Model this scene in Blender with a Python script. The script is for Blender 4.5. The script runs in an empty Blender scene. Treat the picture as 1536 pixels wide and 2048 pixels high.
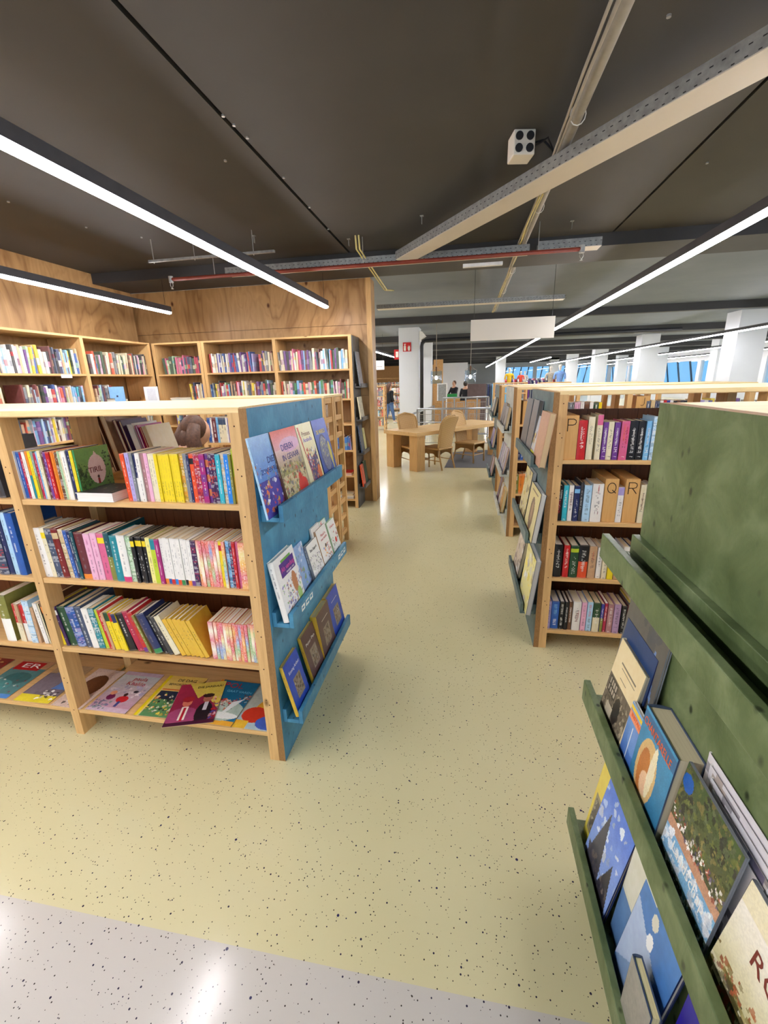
import bpy, bmesh, math, random
import numpy as np
from mathutils import Vector, Matrix

SC = bpy.context.scene
COL = SC.collection
PI = math.pi
H = 1.6                       # eye height

def lin(c):
    return tuple((v/12.92 if v <= 0.04045 else ((v+0.055)/1.055)**2.4) for v in c)
def rgb(r, g, b):
    return lin((r/255, g/255, b/255))

# ------------------------------------------------------------------ camera
YAW, PITCH, ROLL, FPX = -0.18533859, -0.29149276, -0.02680389, 877.56
fw = Vector((math.sin(YAW)*math.cos(PITCH), math.cos(YAW)*math.cos(PITCH), math.sin(PITCH)))
r0 = Vector((math.cos(YAW), -math.sin(YAW), 0)); u0 = r0.cross(fw)
rt = r0*math.cos(ROLL) + u0*math.sin(ROLL); up = -r0*math.sin(ROLL) + u0*math.cos(ROLL)
cam_d = bpy.data.cameras.new('camera'); cam = bpy.data.objects.new('camera', cam_d); COL.objects.link(cam)
cam_d.sensor_fit = 'VERTICAL'; cam_d.sensor_height = 36; cam_d.lens = 36*FPX/2048
cam_d.clip_start = 0.05; cam_d.clip_end = 300
m = Matrix((rt, up, -fw)).transposed().to_4x4(); m.translation = Vector((0, 0, H)); cam.matrix_world = m
SC.camera = cam

def ray(x, y):
    return rt*((x-768)/FPX) - up*((y-1024)/FPX) + fw
def at_y(x, y, Y):            # the point of the plane Y = const that the photo shows at (x, y)
    d = ray(x, y); return Vector((0, 0, H)) + d*(Y/d.y)
def at_x(x, y, X):
    d = ray(x, y); return Vector((0, 0, H)) + d*(X/d.x)
def at_z(x, y, Z):
    d = ray(x, y); return Vector((0, 0, H)) + d*((Z-H)/d.z)

# ------------------------------------------------------------------ world, exposure
SC.view_settings.view_transform = 'Standard'; SC.view_settings.look = 'None'
SC.view_settings.gamma = 1; SC.view_settings.use_curve_mapping = False
SC.view_settings.exposure = 1.3
W = bpy.data.worlds.new('sky'); SC.world = W; W.use_nodes = True
bg = W.node_tree.nodes['Background']; bg.inputs[1].default_value = 1.0
_tc = W.node_tree.nodes.new('ShaderNodeTexCoord'); _sp = W.node_tree.nodes.new('ShaderNodeSeparateXYZ'); _cr = W.node_tree.nodes.new('ShaderNodeValToRGB')
W.node_tree.links.new(_tc.outputs['Generated'], _sp.inputs[0]); W.node_tree.links.new(_sp.outputs['Y'], _cr.inputs[0]); W.node_tree.links.new(_cr.outputs[0], bg.inputs[0])
# sky brightened as fill on the side behind the camera, blue sky on the far side
_mr = W.node_tree.nodes.new('ShaderNodeMapRange'); _mr.inputs[1].default_value = -1; _mr.inputs[2].default_value = 1
W.node_tree.links.new(_sp.outputs['Y'], _mr.inputs[0]); W.node_tree.links.new(_mr.outputs[0], _cr.inputs[0])
_cr.color_ramp.elements[0].position = 0.2; _cr.color_ramp.elements[0].color = (0.9, 1.0, 1.15, 1)
_cr.color_ramp.elements[1].position = 0.5; _cr.color_ramp.elements[1].color = (0.15, 0.30, 0.46, 1)
LAMP_E = 26.0                 # radiance of the LED strips
SC.cycles.max_bounces = 7; SC.cycles.diffuse_bounces = 4; SC.cycles.glossy_bounces = 3
SC.cycles.transmission_bounces = 4; SC.cycles.transparent_max_bounces = 6
SC.cycles.sample_clamp_indirect = 4; SC.cycles.caustics_reflective = False; SC.cycles.caustics_refractive = False
SC.cycles.use_denoising = True

# ------------------------------------------------------------------ materials
class NT:
    def __init__(s, name):
        s.m = bpy.data.materials.new(name); s.m.use_nodes = True; s.t = s.m.node_tree
        s.b = s.t.nodes['Principled BSDF']
    def n(s, typ, **kw):
        nd = s.t.nodes.new(typ)
        for k, v in kw.items():
            if k in nd.inputs.keys() if isinstance(k, str) else False: nd.inputs[k].default_value = v
            else: setattr(nd, k, v)
        return nd
    def l(s, a, b): s.t.links.new(a, b)
    def coord(s, scale=(1, 1, 1), rot=(0, 0, 0), out='Object'):
        tc = s.n('ShaderNodeTexCoord'); mp = s.n('ShaderNodeMapping')
        mp.inputs['Scale'].default_value = scale; mp.inputs['Rotation'].default_value = rot
        s.l(tc.outputs[out], mp.inputs[0]); return mp.outputs[0]
    def noise(s, vec, scale, detail=4, rough=0.55, dist=0):
        nd = s.n('ShaderNodeTexNoise'); nd.inputs['Scale'].default_value = scale
        nd.inputs['Detail'].default_value = detail; nd.inputs['Roughness'].default_value = rough
        nd.inputs['Distortion'].default_value = dist
        if vec is not None: s.l(vec, nd.inputs['Vector'])
        return nd.outputs[0]
    def ramp(s, fac, stops):
        nd = s.n('ShaderNodeValToRGB'); e = nd.color_ramp.elements
        while len(e) < len(stops): e.new(0.5)
        for i, (p, c) in enumerate(stops): e[i].position = p; e[i].color = (*c, 1) if len(c) == 3 else c
        s.l(fac, nd.inputs[0]); return nd.outputs[0]
    def mix(s, fac, a, b, mode='MIX'):
        nd = s.n('ShaderNodeMix'); nd.data_type = 'RGBA'; nd.blend_type = mode
        for sock, v in ((nd.inputs[0], fac), (nd.inputs[6], a), (nd.inputs[7], b)):
            if hasattr(v, 'is_linked') or hasattr(v, 'links'): s.l(v, sock)
            elif isinstance(v, (int, float)): sock.default_value = v
            else: sock.default_value = (*v, 1)
        return nd.outputs[2]
    def bump(s, h, strength=0.3, dist=0.002):
        nd = s.n('ShaderNodeBump'); nd.inputs['Strength'].default_value = strength; nd.inputs['Distance'].default_value = dist
        s.l(h, nd.inputs['Height']); s.l(nd.outputs[0], s.b.inputs['Normal'])
    def set(s, col=None, rough=0.5, metal=0, spec=0.5, coat=0):
        if col is not None:
            if hasattr(col, 'links'): s.l(col, s.b.inputs['Base Color'])
            else: s.b.inputs['Base Color'].default_value = (*col, 1)
        if hasattr(rough, 'links'): s.l(rough, s.b.inputs['Roughness'])
        else: s.b.inputs['Roughness'].default_value = rough
        s.b.inputs['Metallic'].default_value = metal; s.b.inputs['Specular IOR Level'].default_value = spec
        s.b.inputs['Coat Weight'].default_value = coat
        return s.m

MATS = {}
def plain(name, c, rough=0.6, metal=0, spec=0.4, var=0.12, scale=12):
    if name in MATS: return MATS[name]
    t = NT(name); v = t.noise(t.coord(), scale, 3)
    dark = tuple(x*(1-var) for x in c); lite = tuple(min(1, x*(1+var)) for x in c)
    MATS[name] = t.set(t.ramp(v, [(0.3, dark), (0.7, lite)]), rough, metal, spec); return MATS[name]

def wood(name, axis, base, dark, knot=True, rough=0.5, ring=9.0, stretch=14.0):
    t = NT(name); k = [ring]*3; k['xyz'.index(axis)] = ring/stretch
    info = t.n('ShaderNodeObjectInfo'); tc = t.n('ShaderNodeTexCoord')
    off = t.n('ShaderNodeVectorMath'); off.operation = 'ADD'
    mul = t.n('ShaderNodeMath'); mul.operation = 'MULTIPLY'; mul.inputs[1].default_value = 17.0
    t.l(info.outputs['Random'], mul.inputs[0]); t.l(tc.outputs['Object'], off.inputs[0]); t.l(mul.outputs[0], off.inputs[1])
    mp = t.n('ShaderNodeMapping'); mp.inputs['Scale'].default_value = k; t.l(off.outputs[0], mp.inputs[0])
    big = t.noise(mp.outputs[0], 1.6, 3, 0.5, 0.6); fine = t.noise(mp.outputs[0], 9.0, 4, 0.6)
    c = t.ramp(big, [(0.25, tuple(x*0.86 for x in base)), (0.45, base), (0.62, tuple(min(1, x*1.08) for x in base)), (0.8, tuple((x+y)/2 for x, y in zip(base, dark)))])
    c = t.mix(0.35, c, t.ramp(fine, [(0.3, dark), (0.6, base)]), 'MIX')
    if knot:
        vo = t.n('ShaderNodeTexVoronoi'); ks = [5.0]*3; ks['xyz'.index(axis)] = 2.6
        mk = t.n('ShaderNodeMapping'); mk.inputs['Scale'].default_value = ks; t.l(off.outputs[0], mk.inputs[0])
        t.l(mk.outputs[0], vo.inputs['Vector']); vo.inputs['Scale'].default_value = 1.0
        kd = t.ramp(vo.outputs['Distance'], [(0.03, (1, 1, 1)), (0.075, (0, 0, 0))])
        c = t.mix(kd, c, tuple(x*0.35 for x in dark))
    t.bump(fine, 0.15, 0.001)
    MATS[name] = t.set(c, rough, 0, 0.35); return MATS[name]

PB, PD = rgb(220, 180, 122), rgb(170, 116, 62)
for ax in 'xyz': wood('pine_'+ax, ax, PB, PD)
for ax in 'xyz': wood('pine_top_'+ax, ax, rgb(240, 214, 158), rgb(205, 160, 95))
wood('pine_dark', 'z', rgb(120, 72, 42), rgb(62, 30, 18))
wood('block_wood', 'z', rgb(214, 168, 104), rgb(190, 136, 76), False, ring=14)
wood('table_wood', 'x', rgb(216, 182, 128), rgb(184, 138, 84))
wood('table_leg_wood', 'z', rgb(204, 164, 108), rgb(166, 118, 66))

def plywood():
    t = NT('plywood'); vec = t.coord((1.3, 1.3, 0.55))
    warp = t.noise(vec, 1.3, 3, 0.5, 0.8)
    ad = t.n('ShaderNodeMath'); ad.operation = 'MULTIPLY'; ad.inputs[1].default_value = 13.0; t.l(warp, ad.inputs[0])
    fr = t.n('ShaderNodeMath'); fr.operation = 'PINGPONG'; fr.inputs[1].default_value = 1.0; t.l(ad.outputs[0], fr.inputs[0])
    c = t.ramp(fr.outputs[0], [(0.0, rgb(140, 100, 60)), (0.28, rgb(172, 134, 88)), (0.8, rgb(188, 150, 102)), (1.0, rgb(174, 136, 90))])
    f2 = t.noise(t.coord((30, 30, 2)), 1, 4)
    c = t.mix(0.3, c, t.ramp(f2, [(0.3, rgb(146, 108, 66)), (0.7, rgb(194, 156, 108))]))
    vo = t.n('ShaderNodeTexVoronoi'); vo.inputs['Scale'].default_value = 1.0; t.l(t.coord((3.4, 3.4, 2.2)), vo.inputs['Vector'])
    c = t.mix(t.ramp(vo.outputs['Distance'], [(0.04, (1, 1, 1)), (0.09, (0, 0, 0))]), c, rgb(86, 46, 20))
    MATS['plywood'] = t.set(c, 0.45, 0, 0.35)
plywood()

def painted_osb(name, base, dark, lite, edge=None):
    t = NT(name)
    n1 = t.noise(t.coord((9, 9, 9)), 1.0, 5, 0.6, 0.5)
    n2 = t.noise(t.coord((26, 26, 14), (0.4, 0.3, 0.2)), 1.0, 3, 0.5, 1.5)
    c = t.ramp(n1, [(0.3, dark), (0.5, base), (0.72, lite)])
    vo = t.n('ShaderNodeTexVoronoi'); vo.inputs['Scale'].default_value = 1.0; t.l(t.coord((26, 20, 13), (0.3, 0.2, 0.5)), vo.inputs['Vector'])
    c = t.mix(t.ramp(vo.outputs['Distance'], [(0.07, (1, 1, 1)), (0.16, (0, 0, 0))]), c, tuple(x*0.35 for x in dark))
    t.bump(n2, 0.55, 0.003)
    MATS[name] = t.set(c, 0.42, 0, 0.45)
painted_osb('blue_paint', rgb(66, 132, 166), rgb(52, 116, 150), rgb(80, 148, 180))
painted_osb('green_paint', rgb(94, 110, 70), rgb(72, 88, 50), rgb(124, 138, 98))
painted_osb('petrol_paint', rgb(92, 112, 112), rgb(70, 90, 90), rgb(116, 134, 130))
painted_osb('grey_paint', rgb(186, 190, 180), rgb(166, 172, 162), rgb(206, 208, 198))
painted_osb('charcoal_paint', rgb(84, 82, 80), rgb(64, 62, 60), rgb(104, 102, 98))
wood('raw_edge', 'z', rgb(158, 118, 72), rgb(96, 62, 32), True, 0.7, 30, 3)

def floor_mat(name, base, lite):
    t = NT(name)
    v = t.coord((1, 1, 1))
    c = t.ramp(t.noise(v, 0.9, 3), [(0.3, base), (0.7, lite)])
    for sc, th, colr in ((120, 0.085, rgb(66, 58, 52)), (64, 0.065, rgb(52, 46, 66)), (23, 0.035, rgb(48, 44, 84))):
        vo = t.n('ShaderNodeTexVoronoi'); vo.inputs['Scale'].default_value = sc; t.l(v, vo.inputs['Vector'])
        wn = t.n('ShaderNodeMath'); wn.operation = 'LESS_THAN'
        sp = t.n('ShaderNodeSeparateColor'); t.l(vo.outputs['Color'], sp.inputs[0])
        th2 = t.n('ShaderNodeMath'); th2.operation = 'MULTIPLY'; th2.inputs[1].default_value = th*3.2; t.l(sp.outputs[0], th2.inputs[0])
        t.l(vo.outputs['Distance'], wn.inputs[0]); t.l(th2.outputs[0], wn.inputs[1])
        sel = t.n('ShaderNodeMath'); sel.operation = 'GREATER_THAN'; sel.inputs[1].default_value = 0.62; t.l(sp.outputs[1], sel.inputs[0])
        mu = t.n('ShaderNodeMath'); mu.operation = 'MULTIPLY'; t.l(wn.outputs[0], mu.inputs[0]); t.l(sel.outputs[0], mu.inputs[1])
        c = t.mix(mu.outputs[0], c, colr)
    rg = t.ramp(t.noise(v, 2.2, 4), [(0.3, (0.2,)*3), (0.7, (0.29,)*3)])
    MATS[name] = t.set(c, 0.17, 0, 0.6)
floor_mat('floor_yellow', rgb(208, 199, 154), rgb(216, 208, 166))
floor_mat('floor_pale', rgb(196, 190, 180), rgb(204, 198, 190))  # brighter, cooler light tone put into the floor colour

def ceiling_mat(name, base, lite):
    t = NT(name); v = t.coord()
    c = t.ramp(t.noise(v, 0.8, 5, 0.6), [(0.3, base), (0.75, lite)])
    t.bump(t.noise(v, 90, 2), 0.1, 0.001)
    MATS[name] = t.set(c, 0.6, 0, 0.3)
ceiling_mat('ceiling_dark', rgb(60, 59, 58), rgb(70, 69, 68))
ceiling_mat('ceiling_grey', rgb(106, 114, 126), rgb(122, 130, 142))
ceiling_mat('beam_dark', rgb(58, 58, 60), rgb(72, 72, 74))

plain('white_wall', rgb(212, 214, 218), 0.7, var=.03, scale=2); plain('column_paint', rgb(216, 220, 226), 0.6, var=.02, scale=2)
plain('galvanised', rgb(158, 160, 158), 0.38, 0.6, var=0.2, scale=25); plain('duct_cover', rgb(206, 198, 184), 0.45, var=.03, scale=3)
plain('red_pipe_paint', rgb(128, 52, 38), 0.45); plain('black_metal', rgb(34, 34, 38), 0.45); plain('lamp_body', rgb(70, 70, 76), 0.45)
plain('steel_rail', rgb(168, 172, 178), 0.35, 0.7); plain('cable_grey', rgb(150, 144, 134), 0.6); plain('cable_yellow', rgb(220, 206, 138), 0.55)
plain('white_plastic', rgb(228, 228, 226), 0.5); plain('sign_board', rgb(226, 220, 208), 0.6, var=.01, scale=2); plain('rug_grey', rgb(96, 98, 100), 0.95, var=0.3, scale=160)
plain('fire_red', rgb(190, 28, 30), 0.5); plain('paper_white', rgb(240, 238, 230), 0.7); plain('skin', rgb(206, 160, 132), 0.55)
plain('hair_brown', rgb(84, 56, 40), 0.6, var=0.35, scale=60); plain('black_cloth', rgb(30, 30, 36), 0.85); plain('denim', rgb(78, 108, 158), 0.85, var=0.2, scale=40)
plain('hair_dark', rgb(52, 40, 34), 0.6); plain('shoe_white', rgb(226, 224, 220), 0.6); plain('yellow_cloth', rgb(218, 178, 44), 0.85); plain('blue_cloth', rgb(128, 166, 226), 0.85)
plain('orange_cloth', rgb(226, 82, 60), 0.85); plain('floral_cloth', rgb(176, 168, 150), 0.85, var=0.5, scale=40); plain('maroon_cloth', rgb(120, 62, 66), 0.85, var=0.6, scale=26)
plain('mannequin_white', rgb(222, 216, 206), 0.5); plain('crate_green', rgb(36, 140, 72), 0.5); plain('brown_board', rgb(92, 76, 76), 0.6); plain('osb_board', rgb(192, 148, 96), 0.7, var=0.25, scale=30)
plain('screw_metal', rgb(190, 190, 186), 0.35, 0.8); plain('hole_dark', rgb(70, 40, 20), 0.8); plain('burnt_black', rgb(40, 24, 14), 0.8); plain('dark_brown_wood', rgb(96, 62, 36), 0.6, var=0.25)

def emis(name, c, e):
    t = NT(name); t.b.inputs['Base Color'].default_value = (0.8, 0.8, 0.8, 1)
    t.b.inputs['Emission Color'].default_value = (*c, 1); t.b.inputs['Emission Strength'].default_value = e
    MATS[name] = t.m
emis('led_glow', (1.0, 0.97, 1.0), LAMP_E); emis('bulb_glow', (1.0, 0.85, 0.6), 18)

def glass(name, c, rough=0.02):
    t = NT(name); t.b.inputs['Base Color'].default_value = (*c, 1); t.b.inputs['Transmission Weight'].default_value = 1
    t.b.inputs['Roughness'].default_value = rough; t.b.inputs['IOR'].default_value = 1.1
    MATS[name] = t.m

def window_glass(name, tint, k):
    t = NT(name); tr = t.n('ShaderNodeBsdfTransparent'); tr.inputs[0].default_value = tint
    gl = t.n('ShaderNodeBsdfGlossy'); gl.inputs['Roughness'].default_value = 0.02; mx = t.n('ShaderNodeMixShader'); mx.inputs[0].default_value = k
    t.l(tr.outputs[0], mx.inputs[1]); t.l(gl.outputs[0], mx.inputs[2]); t.l(mx.outputs[0], t.t.nodes['Material Output'].inputs[0]); MATS[name] = t.m
window_glass('window_glass', (0.82, 0.92, 0.98, 1), 0.06); window_glass('pendant_glass', (0.84, 0.91, 0.98, 1), 0.14)

def attr_mat(name, rough, spec=0.45):
    t = NT(name); a = t.n('ShaderNodeAttribute'); a.attribute_name = 'Col'
    n = t.noise(t.coord(), 40, 3); c = t.mix(0.10, a.outputs['Color'], t.ramp(n, [(0.3, (0.0, 0.0, 0.0)), (0.7, (1, 1, 1))]), 'OVERLAY')
    MATS[name] = t.set(c, rough, 0, spec)
attr_mat('printed_cover', 0.32); attr_mat('plain_tint', 0.7)
def page_mat():
    t = NT('page_paper'); a = t.n('ShaderNodeAttribute'); a.attribute_name = 'Col'
    n = t.noise(t.coord((900, 3, 3)), 1.0, 2)
    t.set(t.mix(t.ramp(n, [(0.35, (0.25,)*3), (0.6, (0,)*3)]), a.outputs['Color'], rgb(176, 156, 122)), 0.85, 0, 0.2); MATS['page_paper'] = t.m
page_mat()
def wicker_mat():
    t = NT('wicker'); w1 = t.n('ShaderNodeTexWave'); w1.inputs['Scale'].default_value = 26; w1.bands_direction = 'Z'; t.l(t.coord(), w1.inputs[0])
    w2 = t.n('ShaderNodeTexWave'); w2.inputs['Scale'].default_value = 16; w2.bands_direction = 'X'; t.l(t.coord(), w2.inputs[0])
    mm = t.n('ShaderNodeMath'); mm.operation = 'MULTIPLY'; t.l(w1.outputs[1], mm.inputs[0]); t.l(w2.outputs[1], mm.inputs[1])
    c = t.ramp(mm.outputs[0], [(0.0, rgb(178, 140, 86)), (0.5, rgb(216, 182, 126)), (1, rgb(234, 206, 154))]); t.bump(mm.outputs[0], 0.5, 0.004)
    MATS['wicker'] = t.set(c, 0.6)
wicker_mat()

# ------------------------------------------------------------------ mesh helpers
class MB:
    def __init__(s): s.v = []; s.f = []; s.mi = []; s.c = []
    def add(s, vs, fs, mi=0, col=None):
        o = len(s.v); s.v += [tuple(p) for p in vs]
        for i, f in enumerate(fs):
            s.f.append(tuple(o+j for j in f)); s.mi.append(mi); s.c.append(col if not isinstance(col, list) else col[i])
        return s
    def box(s, x0, x1, y0, y1, z0, z1, mi=0, col=None, M=None):
        vs = [Vector((x, y, z)) for z in (z0, z1) for y in (y0, y1) for x in (x0, x1)]
        if M is not None: vs = [M @ p for p in vs]
        return s.add(vs, [(0, 2, 3, 1), (4, 5, 7, 6), (0, 1, 5, 4), (2, 6, 7, 3), (0, 4, 6, 2), (1, 3, 7, 5)], mi, col)
    def tube(s, pts, r, n=8, mi=0, col=None, cap=True):
        pts = [Vector(p) for p in pts]; rs = r if isinstance(r, (list, tuple)) else [r]*len(pts)
        vs = []; a = None
        for i, p in enumerate(pts):
            d = (pts[min(i+1, len(pts)-1)] - pts[max(i-1, 0)]).normalized()
            if a is None: a = d.cross(Vector((0, 0, 1)) if abs(d.z) < 0.9 else Vector((1, 0, 0))).normalized()
            else: a = (a - d*a.dot(d)).normalized()
            b = d.cross(a)
            vs += [p + (a*math.cos(2*PI*k/n) + b*math.sin(2*PI*k/n))*rs[i] for k in range(n)]
        fs = [(i*n+k, i*n+(k+1) % n, (i+1)*n+(k+1) % n, (i+1)*n+k) for i in range(len(pts)-1) for k in range(n)]
        if cap: fs += [tuple(range(n-1, -1, -1)), tuple((len(pts)-1)*n+k for k in range(n))]
        return s.add(vs, fs, mi, col)
    def prism(s, poly, axis, a0, a1, mi=0, col=None, M=None):
        """poly in the two other axes (cyclic order), extruded along axis"""
        k = 'xyz'.index(axis); vs = []
        for a in (a0, a1):
            for u, w in poly:
                p = [0, 0, 0]; p[k] = a; p[(k+1) % 3] = u; p[(k+2) % 3] = w; vs.append(Vector(p))
        if M is not None: vs = [M @ p for p in vs]
        n = len(poly); fs = [tuple(range(n-1, -1, -1)), tuple(range(n, 2*n))] + [(i, (i+1) % n, n+(i+1) % n, n+i) for i in range(n)]
        return s.add(vs, fs, mi, col)
    def mesh(s, name, mats, smooth=False):
        me = bpy.data.meshes.new(name); me.from_pydata(s.v, [], s.f)
        for mt in mats: me.materials.append(MATS[mt])
        if len(mats) > 1: me.polygons.foreach_set('material_index', s.mi)
        if any(c is not None for c in s.c):
            at = me.color_attributes.new('Col', 'FLOAT_COLOR', 'CORNER'); arr = []
            for f, c in zip(s.f, s.c): arr += list((*(c or (0.8, 0.8, 0.8)), 1.0))*len(f)
            at.data.foreach_set('color', arr)
        if smooth: me.polygons.foreach_set('use_smooth', [True]*len(s.f))
        me.update(); return me
    def build(s, name, mats, parent=None, smooth=False, bevel=0):
        if isinstance(mats, str): mats = [mats]
        o = bpy.data.objects.new(name, s.mesh(name, mats, smooth)); COL.objects.link(o)
        if parent is not None: o.parent = parent
        if bevel:
            b = o.modifiers.new('edge', 'BEVEL'); b.width = bevel; b.segments = 2; b.limit_method = 'ANGLE'
        return o

def tag(o, label=None, cat=None, group=None, kind=None):
    if label: o['label'] = label
    if cat: o['category'] = cat
    if group: o['group'] = group
    if kind: o['kind'] = kind
    return o
def empty(name, loc=(0, 0, 0), rz=0, label=None, cat=None, group=None):
    o = bpy.data.objects.new(name, None); COL.objects.link(o); o.location = loc; o.rotation_euler = (0, 0, rz)
    o.empty_display_size = 0.1
    return tag(o, label, cat, group)
def lettering(name, text, size, M, mat, parent=None, depth=0.0004, align='CENTER', width=None):
    """flat mesh letters; M maps text plane (x right, y up) into the parent's space"""
    cu = bpy.data.curves.new(name, 'FONT'); cu.body = text; cu.size = size; cu.align_x = align; cu.align_y = 'CENTER'; cu.extrude = depth; cu.resolution_u = 2
    tmp = bpy.data.objects.new(name, cu); COL.objects.link(tmp)
    me = bpy.data.meshes.new_from_object(tmp); bpy.data.objects.remove(tmp); bpy.data.curves.remove(cu)
    xs = [v.co.x for v in me.vertices]
    if width and xs and max(xs) > min(xs):
        k = width/(max(xs)-min(xs))
        for v in me.vertices: v.co.x *= k
    me.materials.clear(); me.materials.append(MATS[mat]); o = bpy.data.objects.new(name, me); COL.objects.link(o)
    me.transform(M)
    if parent is not None: o.parent = parent
    return o

# ================================================================== the setting
def struct(name, mb, mats, **k):
    o = mb.build(name, mats, **k); o['kind'] = 'structure'; return o
def sbox(name, mat, *b): return struct(name, MB().box(*b), mat)

sbox('floor', 'floor_pale', -9, 16, -4, 0.78, -0.12, 0)  # pale near floor: a lighter patch of light held in the colour
sbox('floor', 'floor_yellow', -9, 16, 0.78, 47, -0.12, 0)
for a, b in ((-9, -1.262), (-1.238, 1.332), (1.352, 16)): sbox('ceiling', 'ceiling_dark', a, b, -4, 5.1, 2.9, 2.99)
sbox('ceiling', 'black_metal', -9, 16, -4, 5.1, 2.992, 3.1)
sbox('beam', 'beam_dark', -9, 16, 5.1, 5.74, 2.79, 3.1)
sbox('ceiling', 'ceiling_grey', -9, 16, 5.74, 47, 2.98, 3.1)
for y, w, z in ((10.9, 0.16, 2.83), (15.4, 0.7, 2.80), (19.8, 0.5, 2.80), (24.2, 0.5, 2.80), (28.6, 0.5, 2.80), (33, 0.5, 2.80), (37.4, 0.5, 2.80), (41.8, 0.5, 2.80)):
    sbox('beam', 'beam_dark', -9, 16, y, y+w, z, 2.98)
mb = MB(); mb.box(-9, 3, 46.9, 47.1, 0, 3); mb.box(3, 16, 46.9, 47.1, 0, .75); mb.box(3, 16, 46.9, 47.1, 2.5, 3)
for x in (3, 6.4, 9.8, 13.2): mb.box(x, x+.35, 46.9, 47.1, .75, 2.5)
struct('wall_far', mb, 'white_wall')
for i, x in enumerate((3.35, 6.75, 10.15)):
    o = sbox('window_%d' % (i+14), 'window_glass', x, x+3.05, 46.98, 47.0, .75, 2.5); fr = MB()
    for k in range(4): fr.prism([(.75, x+.2+k*.7), (.75, x+.3+k*.7), (2.5, x+.6+k*.7), (2.5, x+.5+k*.7)], 'y', 47.02, 47.06)
    fr.build('window_frame', 'black_metal', o)
sbox('wall_outer', 'osb_board', -9.1, -9, -4, 47, 0, 3)
# unseen back wall; its window band is added to let fill daylight in
mb = MB(); mb.box(-9, 16, -4.1, -4, 0, 0.9); mb.box(-9, 16, -4.1, -4, 2.75, 3)
for x in (-9, -4.6, -0.2, 4.2, 8.6, 13): mb.box(x, x+0.4, -4.1, -4, 0.9, 2.75)
struct('wall_back', mb, 'white_wall')
for i, x in enumerate((-8.6, -4.2, 0.2, 4.6, 9.0)):
    o = sbox('window_%d' % (i+1), 'window_glass', x, x+4.0, -4.06, -4.04, 0.9, 2.75)
# window wall
mb = MB(); mb.box(13.5, 13.7, -4, 47, 0, 0.75); mb.box(13.5, 13.7, -4, 47, 2.25, 3)
for y in range(0, 47, 6): mb.box(13.5, 13.7, y, y+0.4, 0.75, 2.25)
struct('wall_window_side', mb, 'white_wall')
for i, y in enumerate(range(0, 47, 6)):
    o = sbox('window_%d' % (i+6), 'window_glass', 13.58, 13.6, y+0.4, min(y+6, 46.9), 0.75, 2.25)
    fr = MB()
    for k in range(3):
        yy = y+0.9+k*1.7; fr.prism([(yy, 0.75), (yy+0.18, 0.75), (yy+0.98, 2.25), (yy+0.8, 2.25)], 'x', 13.66, 13.70)
    fr.build('window_frame', 'black_metal', o)

# plywood walls behind the bookcases
sbox('wall_left', 'plywood', -4.5, -4.42, -4, 5.72, 0, 2.9)
mb = MB(); mb.box(-4.5, -1.2, 5.76, 5.82, 0, 1.42); mb.box(-4.5, -1.2, 5.76, 5.82, 1.424, 2.27); mb.box(-4.5, -1.2, 5.76, 5.82, 2.274, 2.79)
mb.box(-1.2, -1.176, 5.76, 6.0, 0, 2.79); mb.box(-4.5, -1.2, 5.94, 6.0, 0, 2.79)
struct('wall_bookcase_side', mb, 'plywood')
sbox('trim_1', 'pine_z', -1.23, -1.17, 5.745, 5.76, 0, 2.79)

# columns
def column(x0, x1, y0, y1, name='column'):
    return sbox(name, 'column_paint', x0, x1, y0, y1, 0, 2.98)
column(-1.89, -1.32, 13, 13.6); column(-1.7, -1.33, 17.9, 18.4)
for y in (6.4, 12.6, 18.8, 25, 31.2, 37.4): column(6.36, 6.98, y, y+0.62)
for y in (8.6, 14.8, 21, 27.2, 33.4, 39.6): column(10.0, 10.6, y, y+0.6)
column(1.9, 2.5, 31, 31.6)
tag(MB().box(-1.42, -1.02, 20.2, 20.5, 0, 2.4).build('board_pillar', 'osb_board'), 'plain chipboard clad pillar behind the railing and the glass pendants', 'pillar')
o = sbox('wall_stair', 'white_wall', -1.1, 0.06, 22, 22.3, 0, 2.3)

# ================================================================== lamps and ceiling services
def led_lamp(x, y0, y1, z, label, group='linear lamps under the ceiling'):
    r = empty('linear_lamp', (x, (y0+y1)/2, z), 0, label, 'ceiling lamp', group); L = (y1-y0)/2
    MB().prism([(-0.004, -0.0), (-0.004, -0.033), (0.056, -0.033), (0.064, 0.0), (0.056, 0.033), (-0.004, 0.033)][::-1], 'y', -L, L).build('lamp_housing', 'lamp_body', r)
    n = max(2, int(2*L)); d = MB()
    for k in range(n):
        a, b = -L+2*L*k/n, -L+2*L*(k+1)/n
        d.prism([(-0.003, 0.031), (-0.022, 0.025), (-0.027, 0), (-0.022, -0.025), (-0.003, -0.031)][::-1], 'y', a+0.002, b)
    d.build('diffuser', 'led_glow', r)
    for sgn in (-1, 1):
        yy = sgn*(L-0.06); MB().tube([(0, yy, 0.07), (0, yy, (2.898 if (y0+y1)/2+yy < 5.1 else 2.979)-z)], 0.0022, 5).build('suspension_wire', 'black_metal', r)
    return r
led_lamp(-1.64, -3.6, 5.41, 2.45, 'long glowing linear lamp ending before the plywood wall above the wall bookcases')
led_lamp(-3.52, -3.6, 5.18, 2.45, 'glowing linear lamp ending beside the inner corner of the two plywood walls')
led_lamp(1.615, -3.6, 40, 2.45, 'longest glowing linear lamp, running behind the hanging white sign')
led_lamp(5.9, 2, 36, 2.45, 'glowing linear lamp crossing in front of the big white columns')
led_lamp(9.1, 8, 44, 2.45, 'glowing linear lamp behind the big white columns, upper of two')
led_lamp(12.3, 12, 45, 2.45, 'glowing linear lamp nearest the blue windows')
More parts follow.
